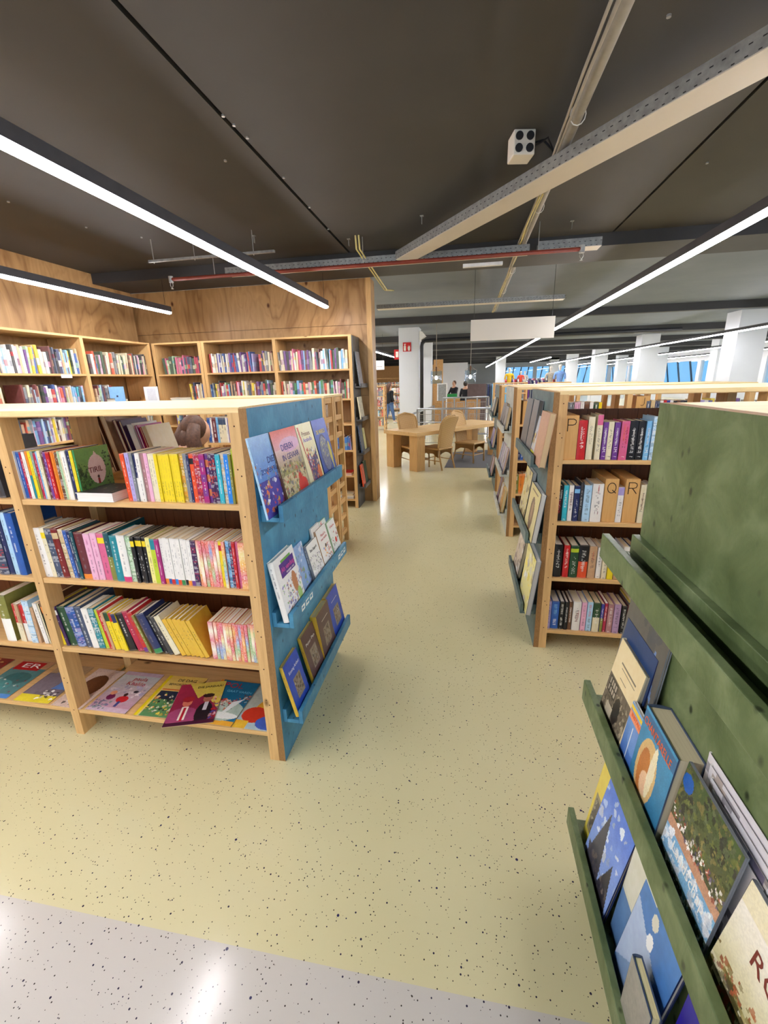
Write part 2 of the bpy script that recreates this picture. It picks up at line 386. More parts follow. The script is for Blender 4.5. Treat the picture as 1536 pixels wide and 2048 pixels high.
led_lamp(-2.75, 6.6, 19.5, 2.45, 'glowing linear lamp meeting the white column with the fire sign')  # near end lengthened out of view to add light beyond the wall
led_lamp(3.9, 23, 30, 2.45, 'short glowing linear lamp above the clothing racks')

led_lamp(-4.7, 6.6, 19, 2.45, 'added unseen linear lamp over the racks behind the plywood wall, nearer the wall')  # added out of view to brighten the far floor
led_lamp(-6.7, 6.6, 22, 2.45, 'added unseen linear lamp over the racks behind the plywood wall, outer one')  # second hidden lamp, added for the same far fill
def cable_tray(p, q, w, z, h, name, label):
    p, q = Vector(p), Vector(q); d = (q-p).to_3d(); L = d.length; rz = math.atan2(d.y, d.x)
    r = empty('cable_tray', (p.x, p.y, z), rz, label, 'cable tray')
    MB().box(0, L, -w/2, w/2, 0, 0.004).build('tray_cover', 'duct_cover', r)
    for s in (-1, 1):
        m = MB(); y = s*w/2; m.box(0, L, y-0.002, y+0.002, 0.004, h); m.box(0, L, min(y, y-s*0.014), max(y, y-s*0.014), h, h+0.003)
        k = 0.03
        while k < L: m.box(k, k+0.014, y-0.003, y+0.003, h*0.6, h*0.6+0.004, 1); m.box(k+0.01, k+0.022, y-0.003, y+0.003, 0.008, 0.012, 1); k += 0.045
        m.build('tray_side', ['galvanised', 'black_metal'], r)
    return r
d = Vector((-0.57, 0.82)).normalized()
c0 = Vector((-0.62, 4.72))
cable_tray(c0 - d*5.2, c0, 0.185, 2.7, 0.07, '', 'pale diagonal cable tray crossing the dark ceiling')
cable_tray((-2.5, 4.8), (0.54, 4.8), 0.15, 2.7, 0.06, '', 'perforated grey cable tray above the red pipe, long run')
cable_tray((0.62, 4.8), (1.16, 4.8), 0.15, 2.705, 0.07, '', 'short grey cable tray piece at the sprinkler end of the red pipe')
cable_tray((-1.45, 7.65), (1.42, 7.65), 0.16, 2.7, 0.06, '', 'grey cable tray above the hanging white sign')

t = empty('sprinkler_pipe', (0, 4.6, 2.66), 0, 'rusty red sprinkler pipe running under the grey cable tray', 'pipe')
MB().tube([(-3.05, 0, 0), (0.97, 0, 0)], 0.018, 12).build('pipe_run', 'red_pipe_paint', t, True)
for x in (-3.05, 0.97):
    m = MB(); m.tube([(x, 0, 0.03), (x, 0, -0.03)], 0.024, 10); m.build('sprinkler_socket', 'screw_metal', t)
    m = MB(); m.tube([(x-0.012, 0, -0.03), (x-0.016, 0, -0.055), (x, 0, -0.085)], 0.003, 5); m.tube([(x+0.012, 0, -0.03), (x+0.016, 0, -0.055), (x, 0, -0.085)], 0.003, 5)
    m.tube([(x, 0, -0.085), (x, 0, -0.089)], 0.014, 8); m.build('sprinkler_head', 'screw_metal', t)
for x in (-2.55, -1.0, 0.6): MB().tube([(x, 0, 0), (x, 0, 0.24)], 0.004, 5).build('pipe_hanger', 'screw_metal', t)
t = empty('support_rail', (-2.9, 4.15, 2.72), 0, 'thin grey channel rail hanging near the dark beam left of the lamp end', 'rail')
MB().box(-0.05, 1.2, -0.012, 0.012, -0.01, 0.01).build('channel', 'galvanised', t)
for x in (0.0, 0.42, 1.0): MB().tube([(x, 0, -0.02), (x, 0, 0.18)], 0.004, 5).build('hanger', 'screw_metal', t)

t = empty('cable_run', (0.47, 3, 2.8), 0, 'grey conduit with bundled cables running away over the diagonal tray', 'cable')
MB().tube([(0.03, -6, 0.02), (0.03, 6.3, 0.02)], 0.03, 12).build('conduit', 'cable_grey', t, True)
rng = random.Random(4)
for k, (dx, mt) in enumerate(((-0.03, 'cable_grey'), (-0.008, 'cable_grey'), (0.0, 'cable_yellow'), (-0.018, 'cable_yellow'))):
    y0 = -6 if k < 2 else 0.6
    pts = [(dx + rng.uniform(-0.008, 0.008), y0 + (6.2-y0)*i/16, -0.025 + rng.uniform(-0.006, 0.006)) for i in range(17)]
    MB().tube(pts, 0.007, 6).build('cable', mt, t, True)
for y in (-2.4, -1.3, -0.3, 0.9, 1.9, 2.9, 4.2): MB().tube([(0.03+0.036*math.cos(a)-0.005, y, 0.0+0.044*math.sin(a)) for a in [2*PI*i/12 for i in range(13)]], 0.0025, 5, cap=False).build('cable_tie', 'white_plastic', t)
_p = at_z(1042, 318, 2.78); t = empty('junction_block', (_p.x, _p.y, 2.78), 0.2, 'pale block with four round sockets beside the diagonal tray', 'junction box')
MB().box(-0.06, 0.06, -0.05, 0.07, 0, 0.12).build('block', 'sign_board', t, bevel=0.006)
for x in (-0.03, 0.03):
    for z in (0.032, 0.088): MB().tube([(x, -0.056, z), (x, -0.049, z)], 0.021, 14).build('socket_hole', 'black_metal', t)
m = MB(); m.tube([(0.06, 0, 0.05), (0.14, -0.02, 0.09), (0.2, 0.03, 0.03)], 0.006, 6); m.tube([(0.06, 0.02, 0.08), (0.13, 0.03, 0.1), (0.21, 0.05, 0.05)], 0.006, 6); m.build('plug_cable', 'black_metal', t)
t = empty('yellow_cable_pair', (-1.02, 4.4, 2.76), 0, 'pair of pale yellow cables hanging across the gap beside the plywood wall', 'cable')
for k in (0, 1): MB().tube([(k*0.03, 0, 0.1), (k*0.03-0.005, 0.05, 0.0), (k*0.03-0.03, 0.9, -0.02), (k*0.03-0.09, 2.0, 0.0), (k*0.03-0.06, 2.4, 0.06)], 0.008, 6).build('cable', 'cable_yellow', t, True)
tag(MB().box(-0.06, 0.3, 4.62, 4.66, 2.585, 2.615).build('emergency_light', 'white_plastic', bevel=0.004), 'small white emergency light bar below the red pipe', 'light fitting')
for (x, y) in ((-0.4, 4.19), (0.88, 4.66), (-1.14, 4.63), (-1.95, 4.3)):
    t = empty('ceiling_hook', (x, y, 2.9), 0, {-0.4: 'metal clip on the dark ceiling beside the diagonal tray', 0.88: 'metal clip above the short cable tray piece', -1.14: 'metal clip at the top of the yellow cables', -1.95: 'metal clip above the lamp end'}[x], 'ceiling clip')
    MB().box(-0.015, 0.015, -0.015, 0.015, -0.004, 0).build('plate', 'screw_metal', t); MB().box(-0.002, 0.002, -0.012, 0.012, -0.06, -0.004).build('tab', 'screw_metal', t)
m = MB()
for (x, y) in ((-1.47, 2.94), (-1.24, 2.51), (-1.23, 2.6), (-1.22, 2.73), (-1.22, 3.24), (-1.23, 3.77), (-1.24, 4.3), (-3.27, 3.13), (-3.18, 3.72), (-2.93, 4.07), (1.1, 2.6), (0.8, 3.1), (1.5, 3.7), (0.72, 2.3)):
    m = MB(); m.tube([(0, 0, 0), (0, 0, -0.008)], 0.009, 8); o = m.build('screw_head', 'screw_metal'); o.location = (x, y, 2.9)
    tag(o, 'small bright screw head in the dark ceiling', 'screw', 'screw heads in the dark ceiling')

t = empty('hanging_sign', (0.58, 6.5, 2.215), 0.0, 'blank white sign board hanging by two wires over the aisle', 'sign')
MB().box(-0.54, 0.54, -0.006, 0.006, -0.135, 0.13).build('board', 'sign_board', t)
for x in (-0.5, 0.5): MB().tube([(x, 0, 0.13), (x, 0, 0.76)], 0.0025, 5).build('wire', 'black_metal', t)

# black drain pipe, fire sign, loudspeaker on the column
t = empty('drain_pipe', (-1.24, 12.95, 0), 0, 'black drain pipe running down the white column and along the ceiling', 'pipe')
MB().tube([(0, 0, 0), (0, 0, 2.48), (0.02, 0, 2.56), (0.1, 0, 2.62), (1.2, 0, 2.63), (6.5, 0, 2.64)], 0.05, 12).build('pipe_run', 'black_metal', t, True)
t = empty('fire_sign', (-1.655, 12.98, 2.475), 0, 'red fire extinguisher sign on the white column', 'sign')
MB().box(-0.115, 0.115, -0.004, 0.004, -0.12, 0.12).build('plate', 'fire_red', t)
m = MB(); m.box(-0.09, -0.03, -0.006, -0.004, -0.1, 0.03); m.box(-0.075, -0.045, -0.006, -0.004, 0.03, 0.06); m.box(-0.085, -0.03, -0.006, -0.004, 0.065, 0.085); m.build('extinguisher_symbol', 'paper_white', t)
m = MB(); m.prism([(0.08, -0.1), (0.03, -0.1), (0.02, -0.02), (0.045, 0.05), (0.05, 0.0), (0.08, 0.04), (0.09, -0.03)], 'y', -0.006, -0.004, M=None)
# prism along y takes (z, x) pairs: rebuild with the right order
m = MB(); m.prism([(-0.1, 0.08), (-0.1, 0.03), (-0.02, 0.02), (0.05, 0.045), (0.0, 0.05), (0.04, 0.08), (-0.03, 0.09)], 'y', -0.006, -0.004); m.build('flame_symbol', 'paper_white', t)
t = empty('fire_sign', (-2.05, 13.8, 2.33), 0, 'small red fire sign hanging beyond the white column', 'sign')
MB().box(-0.1, 0.1, -0.004, 0.004, -0.14, 0.14).build('plate', 'fire_red', t); MB().tube([(0, 0, .14), (0, 0, .648)], .003, 5).build('wire', 'black_metal', t); MB().box(-0.05, 0.03, -0.006, -0.004, -0.08, 0.08).build('symbol', 'paper_white', t)
t = empty('loudspeaker', (-1.3, 12.9, 2.75), 0, 'pale wedge shaped loudspeaker at the top of the white column', 'loudspeaker')
MB().prism([(-0.12, 0.0), (-0.02, 0.18), (0.1, 0.08), (0.12, 0.0)], 'y', 0, 0.2).build('cabinet', 'white_plastic', t); MB().box(0.0, 0.05, 0.02, 0.1, -0.16, -0.1).build('bracket', 'white_plastic', t)

# pendants: glass cylinders with a bulb
for (x, y, lab) in ((-0.77, 12.0, 'glass cylinder pendant lamp in front of the chipboard pillar'), (0.1, 12.0, 'glass cylinder pendant lamp with fluted glass beside the bright lamp end')):
    t = empty('pendant_lamp', (x, y, 1.48), 0, lab, 'pendant lamp', 'glass pendant lamps beyond the table')
    n = 24; m = MB()
    ring = lambda r, z: [(r*math.cos(2*PI*k/n), r*math.sin(2*PI*k/n), z) for k in range(n)]
    vs = ring(0.145, 0) + ring(0.145, 0.31) + ring(0.138, 0.31) + ring(0.138, 0)
    m.add(vs, [(a*n+k, a*n+(k+1) % n, ((a+1) % 4)*n+(k+1) % n, ((a+1) % 4)*n+k) for a in range(4) for k in range(n)]); m.build('glass_shade', 'pendant_glass', t, True)
    MB().tube([(0, 0, 0.2), (0, 0, 0.42)], 0.02, 10).build('lamp_holder', 'dark_brown_wood', t)
    m = MB(); m.tube([(0, 0, 0.1), (0, 0, 0.12), (0, 0, 0.16), (0, 0, 0.19)], [0.012, 0.03, 0.03, 0.014], 10); m.build('bulb', 'bulb_glow', t, True)
    m = MB(); m.tube([(0, 0, 0.42), (0, 0, 1.5)], 0.009, 6); m.tube([(-0.14, 0, 0.31), (0, 0, 0.4), (0.14, 0, 0.31)], 0.006, 5); m.build('suspension_rod', 'cable_grey', t)

# ================================================================== bookcases
HOLE = []
def post(parent, x0, x1, y0, y1, h, ax='z', holes=0):
    m = MB(); m.box(x0, x1, y0, y1, 0, h)
    if holes:
        yf = y0-0.0006 if holes < 0 else y1+0.0006; xc = (x0+x1)/2; z = 0.14; k = 0
        while z < h-0.04:
            for dx, dz in ((-0.006, 0.012), (0.006, -0.012)) if k % 2 else ((0, 0),):
                m.add([(xc+dx+0.0032*math.cos(a), yf, z+dz+0.0032*math.sin(a)) for a in [PI/3*i for i in range(6)]], [tuple(range(6)) if holes < 0 else tuple(range(5, -1, -1))], 1)
            z += 0.165; k += 1
    return m.build('post', ['pine_z', 'hole_dark'], parent)

def ledge(parent, paint, X, y0, y1, z, sgn, fh=0.065, w=0.09):
    """tray along Y on the face X of an end panel; sgn = direction it sticks out"""
    t = 0.018; m = MB()
    xs = lambda a, b: (min(X+sgn*a, X+sgn*b), max(X+sgn*a, X+sgn*b))
    a = xs(0.0, t); m.box(*a, y0, y1, z, z+fh)
    a = xs(t, w-t); m.box(*a, y0, y1, z, z+t)
    a = xs(w-t, w); m.box(*a, y0, y1, z, z+fh)
    return m.build('ledge', paint, parent, bevel=0.002)

def end_panel(parent, paint, X, sgn, y0, y1, h, ledges, t=0.03, fh=0.065, raw=True):
    a, b = sorted((X, X-sgn*t)); m = MB()
    m.box(a, b, y0, y1, 0.0, h)
    m.mi = [0, 1 if raw else 0, 1 if raw else 0, 0, 0, 0]
    p = m.build('end_panel', [paint, 'raw_edge'], parent)
    for z in ledges: ledge(p, paint, X, y0+0.02, y1+0.005, z, sgn, fh)
    return p

def bookcase(label, xs, y0, y1, h, zs, double=True, pw=0.043, planks=None, group=None, holes=True, top=True, seed=0):
    """xs: the left x of every post; shelf boards in every bay between them"""
    r = empty('bookcase', (0, 0, 0), 0, label, 'bookcase', group)
    ym = (y0+y1)/2
    for x in xs:
        post(r, x, x+pw, y0, y0+0.075, h-0.018, holes=-1 if holes else 0)
        if double: post(r, x, x+pw, ym-0.06, ym+0.06, h-0.02)
        post(r, x, x+pw, y1-0.075, y1, h-0.02, holes=1 if double and holes else 0)
    for i in range(len(xs)-1):
        a, b = xs[i]+pw, xs[i+1]
        for z in zs:
            if double:
                MB().box(a, b, y0+0.004, ym-0.02, z-0.021, z).build('shelf_board', 'pine_x', r, bevel=0.0015)
                MB().box(a, b, ym+0.02, y1-0.004, z-0.021, z).build('shelf_board', 'pine_x', r)
            else: MB().box(a, b, y0+0.004, y1-0.002, z-0.021, z).build('shelf_board', 'pine_x', r, bevel=0.0015)
        if planks:
            m = MB(); x = a; k = 0; rr = random.Random(i+seed)
            while x < b-0.01:
                w = min(rr.uniform(0.07, 0.11), b-x); m.box(x+0.0015, x+w-0.0015, ym-0.012, ym+rr.uniform(0.002, 0.006), planks[0], planks[1]); x += w
            m.build('back_planks', 'pine_dark', r)
    if top:
        a, b = xs[0]-0.002, xs[-1]+pw+0.002; n = 3 if double else 2; w = (y1-y0)/n
        m = MB()
        for k in range(n): m.box(a, b, y0+k*w+0.0015, y0+(k+1)*w-0.0015, h-0.02, h)
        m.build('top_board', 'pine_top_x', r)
        if double: MB().box(a, b, y0+0.004, y0+0.03, h-0.024, h-0.0205).build('top_batten', 'pine_x', r)
    return r

ZS = (1.172, 0.822, 0.481, 0.143)
A = bookcase('low double sided bookcase with a blue end panel holding picture books', [-3.83, -2.80, -1.812, -0.812], 1.431, 2.255, 1.524, ZS, planks=(0.12, 1.12))
end_panel(A, 'blue_paint', -0.739, 1, 1.431, 2.262, 1.520, (1.105, 0.66, 0.195))
for k in (0, 1):      # white sticker letters on the middle ledge
    m = MB(); y = 1.545 if k == 0 else 2.10
    for i in range(3):
        yy = y + i*0.05; X = -0.6488
        m.box(X, X+0.0006, yy, yy+0.036, 0.682, 0.690); m.box(X, X+0.0006, yy, yy+0.036, 0.700+0.002*i, 0.708); m.box(X, X+0.0006, yy, yy+0.006, 0.690, 0.702)
        if i != 1: m.box(X, X+0.0006, yy+0.028, yy+0.036, 0.69, 0.702)
    m.build('sticker_marks', 'paper_white', A)
P_ = bookcase('low double sided bookcase with petrol grey end panel and P divider block', [0.48, 1.43, 2.38], 2.475, 3.27, 1.523, (1.162, 0.813, 0.469, 0.122), planks=(0.10, 1.405), seed=5)
end_panel(P_, 'petrol_paint', 0.45, -1, 2.475, 3.27, 1.517, (1.118, 0.672, 0.215))
C_ = bookcase('low bookcase with pale grey end panel behind the petrol grey one', [0.48, 1.46, 2.45], 4.484, 5.30, 1.503, (1.155, 0.80, 0.46, 0.12), planks=(0.10, 1.10), holes=False, seed=9)
end_panel(C_, 'grey_paint', 0.45, -1, 4.484, 5.30, 1.503, (1.07, 0.632, 0.22))
D_ = bookcase('low bookcase with grey end panel, the one standing nearest the long table', [0.48, 1.46, 2.45], 6.42, 7.22, 1.49, (1.15, 0.80, 0.46, 0.12), planks=(0.10, 1.10), holes=False, seed=11)
end_panel(D_, 'petrol_paint', 0.45, -1, 6.42, 7.22, 1.49, (1.06, 0.61, 0.2))
G_ = bookcase('low bookcase with moss green end panel carrying three book ledges', [0.483, 1.46, 2.45], 0.345, 1.155, 1.533, ZS, planks=(0.12, 1.12), seed=15)
end_panel(G_, 'green_paint', 0.45, -1, 0.34, 1.16, 1.533, (1.138, 0.687, 0.203))

# ladder ended bookcase
B_ = empty('bookcase', (0, 0, 0), 0, 'low pine bookcase with open ladder ends standing behind the blue panel bookcase', 'bookcase')
for y0 in (3.65, 3.955):
    for x in (-2.335, -1.218):
        for yy in (y0, y0+0.245): MB().box(x, x+0.043, yy, yy+0.04, 0, 1.47).build('post', 'pine_z', B_)
        for k in range(9): MB().box(x+0.008, x+0.035, y0+0.04, y0+0.245, 0.10+0.165*k, 0.145+0.165*k).build('rung', 'pine_y', B_)
    for z in (0.12, 0.435, 0.765, 1.095): MB().box(-2.292, -1.218, y0+0.002, y0+0.283, z-0.018, z).build('shelf_board', 'pine_x', B_)
    MB().box(-2.34, -1.17, y0, y0+0.285, 1.47, 1.488).build('top_board', 'pine_top_x', B_)

# tall wall bookcases
WZ = (1.746, 1.397, 1.089, 0.758, 0.429, 0.115)
def wall_case(label, xs, y0, y1, rz=0, loc=(0, 0, 0), side=None, pw=0.04):
    r = empty('bookcase', loc, rz, label, 'bookcase', 'tall bookcases along the plywood walls'); h = 2.11
    for x in xs: MB().box(x, x+pw, y0, y1, 0, h).build('side_board', 'pine_z', r)
    for i in range(len(xs)-1):
        for z in WZ: MB().box(xs[i]+pw, xs[i+1], y0+0.003, y1, z-0.02, z).build('shelf_board', 'pine_x', r)
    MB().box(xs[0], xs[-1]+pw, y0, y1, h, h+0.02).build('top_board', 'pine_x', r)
    return r
Wb = wall_case('tall pine bookcase on the back plywood wall with a charcoal end panel', [-3.30, -2.345, -1.39], 5.39, 5.75)
end_panel(Wb, 'charcoal_paint', -1.338, 1, 5.395, 5.742, 2.118, (1.52, 1.12, 0.70, 0.26), t=0.012, fh=0.05, raw=False)
Wc = wall_case('narrow tall pine bookcase filling the corner of the plywood walls', [-3.995, -3.345], 5.39, 5.75)
# left wall run: local x runs toward the camera along -Y, local y runs toward -X
Wl = wall_case('tall pine bookcase run along the left plywood wall', [0.0, 1.04, 2.08, 3.1, 4.1], 0.0, 0.40, rz=-PI/2, loc=(-3.995, 5.36, 0))
Wl.rotation_euler = (0, 0, -PI/2); Wl.scale = (1, 1, 1)
for ch in Wl.children:
    ch.data.transform(Matrix.Scale(-1, 4, (0, 1, 0))); ch.data.flip_normals()

# ================================================================== books
CN = {
 'white': (236, 232, 224), 'cream': (228, 218, 184), 'pale yellow': (234, 226, 140), 'yellow': (238, 212, 40), 'mustard': (222, 180, 62), 'orange': (238, 140, 50),
 'orange red': (226, 82, 44), 'red': (196, 36, 40), 'crimson': (176, 36, 72), 'dark red': (120, 26, 30), 'maroon': (104, 42, 50), 'pink': (232, 176, 202), 'hot pink': (214, 60, 120),
 'rose': (214, 100, 140), 'magenta': (170, 40, 120), 'purple': (110, 60, 140), 'dark purple': (66, 36, 84), 'lavender': (176, 164, 214), 'lilac': (180, 148, 184), 'mauve': (178, 128, 130),
 'navy': (34, 46, 92), 'blue': (42, 92, 170), 'bright blue': (30, 130, 220), 'sky blue': (126, 186, 226), 'pale blue': (176, 212, 236), 'teal': (24, 136, 150), 'dark teal': (22, 82, 92),
 'green': (56, 140, 80), 'dark green': (34, 74, 46), 'pale green': (170, 204, 160), 'lime': (184, 204, 50), 'olive': (132, 132, 62), 'sage': (130, 158, 140), 'brown': (110, 74, 52), 'tan': (196, 158, 122),
 'sand': (206, 182, 138), 'grey': (130, 134, 140), 'slate': (66, 80, 104), 'black': (26, 26, 30), 'charcoal': (62, 62, 66), 'rainbow': (226, 120, 80), 'turquoise': (52, 178, 196), 'indigo': (60, 60, 150)}
def C3(n): return rgb(*CN[n])
RAIN = [rgb(232, 96, 60), rgb(240, 180, 70), rgb(236, 220, 150), rgb(220, 80, 110), rgb(130, 160, 210), rgb(250, 240, 220), rgb(150, 190, 120)]
def lerp(a, b, t): return tuple(x*(1-t)+y*t for x, y in zip(a, b))

def spine_paint(style, col, rng, nx, nz, col2=None):
    """rows of colours bottom to top"""
    g = [[col]*nx for _ in range(nz)]
    c2 = C3(col2) if col2 else None
    lum = sum(col)/3; ink = rgb(250, 248, 240) if lum < 0.35 else rgb(60, 54, 70)
    def title(z0, z1, ink, cols=None, dens=0.62):
        for j in range(int(z0*nz), int(z1*nz)):
            if rng.random() < 0.2: continue
            for i in (cols or ([nx//2] if nx < 6 else range(2, nx-2))):
                if rng.random() < dens+.2: g[j][i] = lerp(g[j][i], ink, rng.uniform(0.2, 0.6))
    if style == 'plain': title(0.3, 0.8, ink, dens=0.25)
    elif style == 'title': title(0.22 if rng.random() < .5 else 0.4, 0.9, ink); title(0.03, 0.07, ink)
    elif style == 'twotitle': title(0.12, 0.45, ink, dens=.7); title(0.52, 0.92, c2 or ink, dens=.7); title(0.02, 0.06, ink)
    elif style == 'foot':
        for j in range(int(nz*0.13)): g[j] = [c2 or ink]*nx
        title(0.25, 0.92, rgb(120, 116, 124), dens=.4)
    elif style == 'top':
        for j in range(int(nz*0.78), nz): g[j] = [c2 or ink]*nx
        title(0.2, 0.72, ink, dens=.35)
    elif style == 'label':
        for j in range(int(nz*0.80), int(nz*0.93)): g[j] = [c2 or ink]*nx
        title(0.1, 0.7, ink, dens=.15)
    elif style == 'bands':
        for j in range(nz):
            if (j*7//nz) % 2: g[j] = [lerp(col, c2 or ink, 0.8)]*nx
        title(0.15, 0.85, ink, dens=.3)
    elif style == 'half':
        for j in range(nz//2): g[j] = [c2 or ink]*nx
        title(0.3, 0.85, ink, dens=.4)
    elif style == 'photo':
        pal = [col, lerp(col, (0.9, 0.9, 0.9), .5), lerp(col, (0.02, 0.02, 0.03), .6), c2 or col]
        for j in range(nz):
            k = (j*2//5 + rng.randint(0, 1)) % 4
            for i in range(nx): g[j][i] = lerp(col, pal[(k + (rng.random() < .2)) % 4], .55)
        title(0.4, 0.85, rgb(245, 240, 230), dens=.3)
    elif style == 'rainbow':
        pal = [rng.choice(RAIN) for _ in range(5)]; pal[-1] = rng.choice(RAIN[:4:3])
        for j in range(nz):
            f = j/nz*4; k = int(f); base = lerp(pal[k], pal[min(k+1, 4)], f-k)
            for i in range(nx): g[j][i] = lerp(base, rgb(255, 250, 235), rng.uniform(0, .35))
        title(0.12, 0.7, rgb(250, 244, 236), [nx//2], .35)
    if style != 'plain':
        for j in (0, nz-1): g[j] = [lerp(c, (0.5, 0.45, 0.4), .2) for c in g[j]]
    return g

PAGE = [rgb(240, 230, 204), rgb(232, 214, 180), rgb(246, 242, 232), rgb(222, 200, 160)]
class Art:
    """a small picture painted cell by cell: x right, y up, both 0..1"""
    def __init__(s, w, h, c, seed=0):
        if w >= 28: w, h = int(w*1.5), int(h*1.5)
        s.w, s.h = w, h; s.a = np.zeros((h, w, 3)); s.a[:] = c; s.r = np.random.RandomState(seed)
        s.X, s.Y = np.meshgrid((np.arange(w)+.5)/w, (np.arange(h)+.5)/h)
    def grad(s, c0, c1, y0=0, y1=1):
        t = np.clip((s.Y-y0)/(y1-y0), 0, 1)[..., None]; m = (s.Y >= y0) & (s.Y <= y1); s.a[m] = (np.array(c0)*(1-t)+np.array(c1)*t)[m]; return s
    def rect(s, x0, x1, y0, y1, c): s.a[(s.X >= x0) & (s.X <= x1) & (s.Y >= y0) & (s.Y <= y1)] = c; return s
    def ell(s, cx, cy, rx, ry, c): s.a[((s.X-cx)/rx)**2 + ((s.Y-cy)/ry)**2 <= 1] = c; return s
    def tri(s, p, c):
        (x1, y1), (x2, y2), (x3, y3) = p; d = (y2-y3)*(x1-x3)+(x3-x2)*(y1-y3)
        a = ((y2-y3)*(s.X-x3)+(x3-x2)*(s.Y-y3))/d; b = ((y3-y1)*(s.X-x3)+(x1-x3)*(s.Y-y3))/d; s.a[(a >= 0) & (b >= 0) & (a+b <= 1)] = c; return s
    def blobs(s, n, pal, x0=0, x1=1, y0=0, y1=1, r=(0.02, 0.09)):
        n = int(n*2.6) if s.w >= 60 else n; k = .62 if s.w >= 60 else 1
        for _ in range(n):
            rr = s.r.uniform(*r)*k; cx, cy = s.r.uniform(x0, x1), s.r.uniform(y0, y1); t = s.r.uniform(0, PI); e = s.r.uniform(.35, 1.0)
            dx, dy = s.X-cx, (s.Y-cy)*s.h/s.w; u = dx*math.cos(t)+dy*math.sin(t); v = -dx*math.sin(t)+dy*math.cos(t)
            wob = 1+.35*np.sin(3*np.arctan2(v, u)+s.r.uniform(0, 6))
            m = (u/rr)**2+(v/(rr*e))**2 <= wob; c = np.clip(np.array(pal[s.r.randint(len(pal))])*s.r.uniform(.65, 1.25), 0, 1); al = s.r.uniform(.6, 1)
            s.a[m] = s.a[m]*(1-al)+c*al
        return s
    def grain(s, k=0.12): s.a = np.clip(s.a*(1+s.r.uniform(-k, k, s.a.shape[:2])[..., None]), 0, 1); return s
def art_plate(name, art, M, w, h, parent, mat='printed_cover'):
    """picture in the plane (x right, y up) of M, w by h metres"""
    nw, nh = art.w, art.h
    gx = np.linspace(0, w, nw+1); gy = np.linspace(0, h, nh+1)
    vs = [tuple(M @ Vector((x, y, 0))) for y in gy for x in gx]
    fs = [(j*(nw+1)+i, j*(nw+1)+i+1, (j+1)*(nw+1)+i+1, (j+1)*(nw+1)+i) for j in range(nh) for i in range(nw)]
    me = bpy.data.meshes.new(name); me.from_pydata(vs, [], fs); me.materials.append(MATS[mat])
    at = me.color_attributes.new('Col', 'FLOAT_COLOR', 'CORNER')
    c = np.ones((nh*nw, 4, 4), dtype=np.float32); c[:, :, :3] = art.a.reshape(-1, 1, 3); at.data.foreach_set('color', c.ravel())
    o = bpy.data.objects.new(name, me); COL.objects.link(o); o.parent = parent; return o

XF = Matrix(((0, 0, 1, 0), (1, 0, 0, 0), (0, 1, 0, 0), (0, 0, 0, 1)))        # x right -> +Y, y up -> +Z, normal +X
SPT = Matrix(((0, 1, 0, 0), (0, 0, -1, 0), (-1, 0, 0, 0), (0, 0, 0, 1)))      # text running down a spine that faces -Y
def make_book(w, d, h, col, style='title', col2=None, hard=False, cover=None, seed=0, nx=5, nz=34, name='book', page=None, rounded=True):
    rng = random.Random(seed); t = 0.0028 if hard else 0.0011; o = 0.003 if hard else 0.0004
    c = C3(col) if isinstance(col, str) else col; cc = cover or c; m = MB()
    if w > 0.004:
        m.box(0, t, 0.001, d, 0, h, 0, cc); m.box(w-t, w, 0.001, d, 0, h, 0, cc)
    g = spine_paint(style, c, rng, nx, nz, col2)
    bul = (0.10 if hard and rounded else 0.03)*w
    vs = [(w*i/nx, -bul*math.sin(PI*i/nx), h*j/nz) for j in range(nz+1) for i in range(nx+1)]
    m.add(vs, [(j*(nx+1)+i, j*(nx+1)+i+1, (j+1)*(nx+1)+i+1, (j+1)*(nx+1)+i) for j in range(nz) for i in range(nx)], 0, [g[j][i] for j in range(nz) for i in range(nx)])
    m.add([(0, 0.003, 0), (w, 0.003, 0), (w, 0.003, h), (0, 0.003, h)], [(3, 2, 1, 0)], 0, cc)
    rim = [(w*i/nx, -bul*math.sin(PI*i/nx)) for i in range(nx+1)] + [(w, 0.003), (0, 0.003)]
    k = len(rim); m.add([(x, y, h) for x, y in rim], [tuple(range(k))], 0, cc)
    b = m.build(name, 'printed_cover')
    pc = page or rng.choice(PAGE)
    MB().box(t, w-t, 0.003, d-o, o, h-o, 0, pc).build('page_block', 'page_paper', b)
    return b
def copy_tree(o, parent=None):
    c = o.copy(); COL.objects.link(c)
    if parent is not None: c.parent = parent
    for ch in o.children: copy_tree(ch, c)
    return c

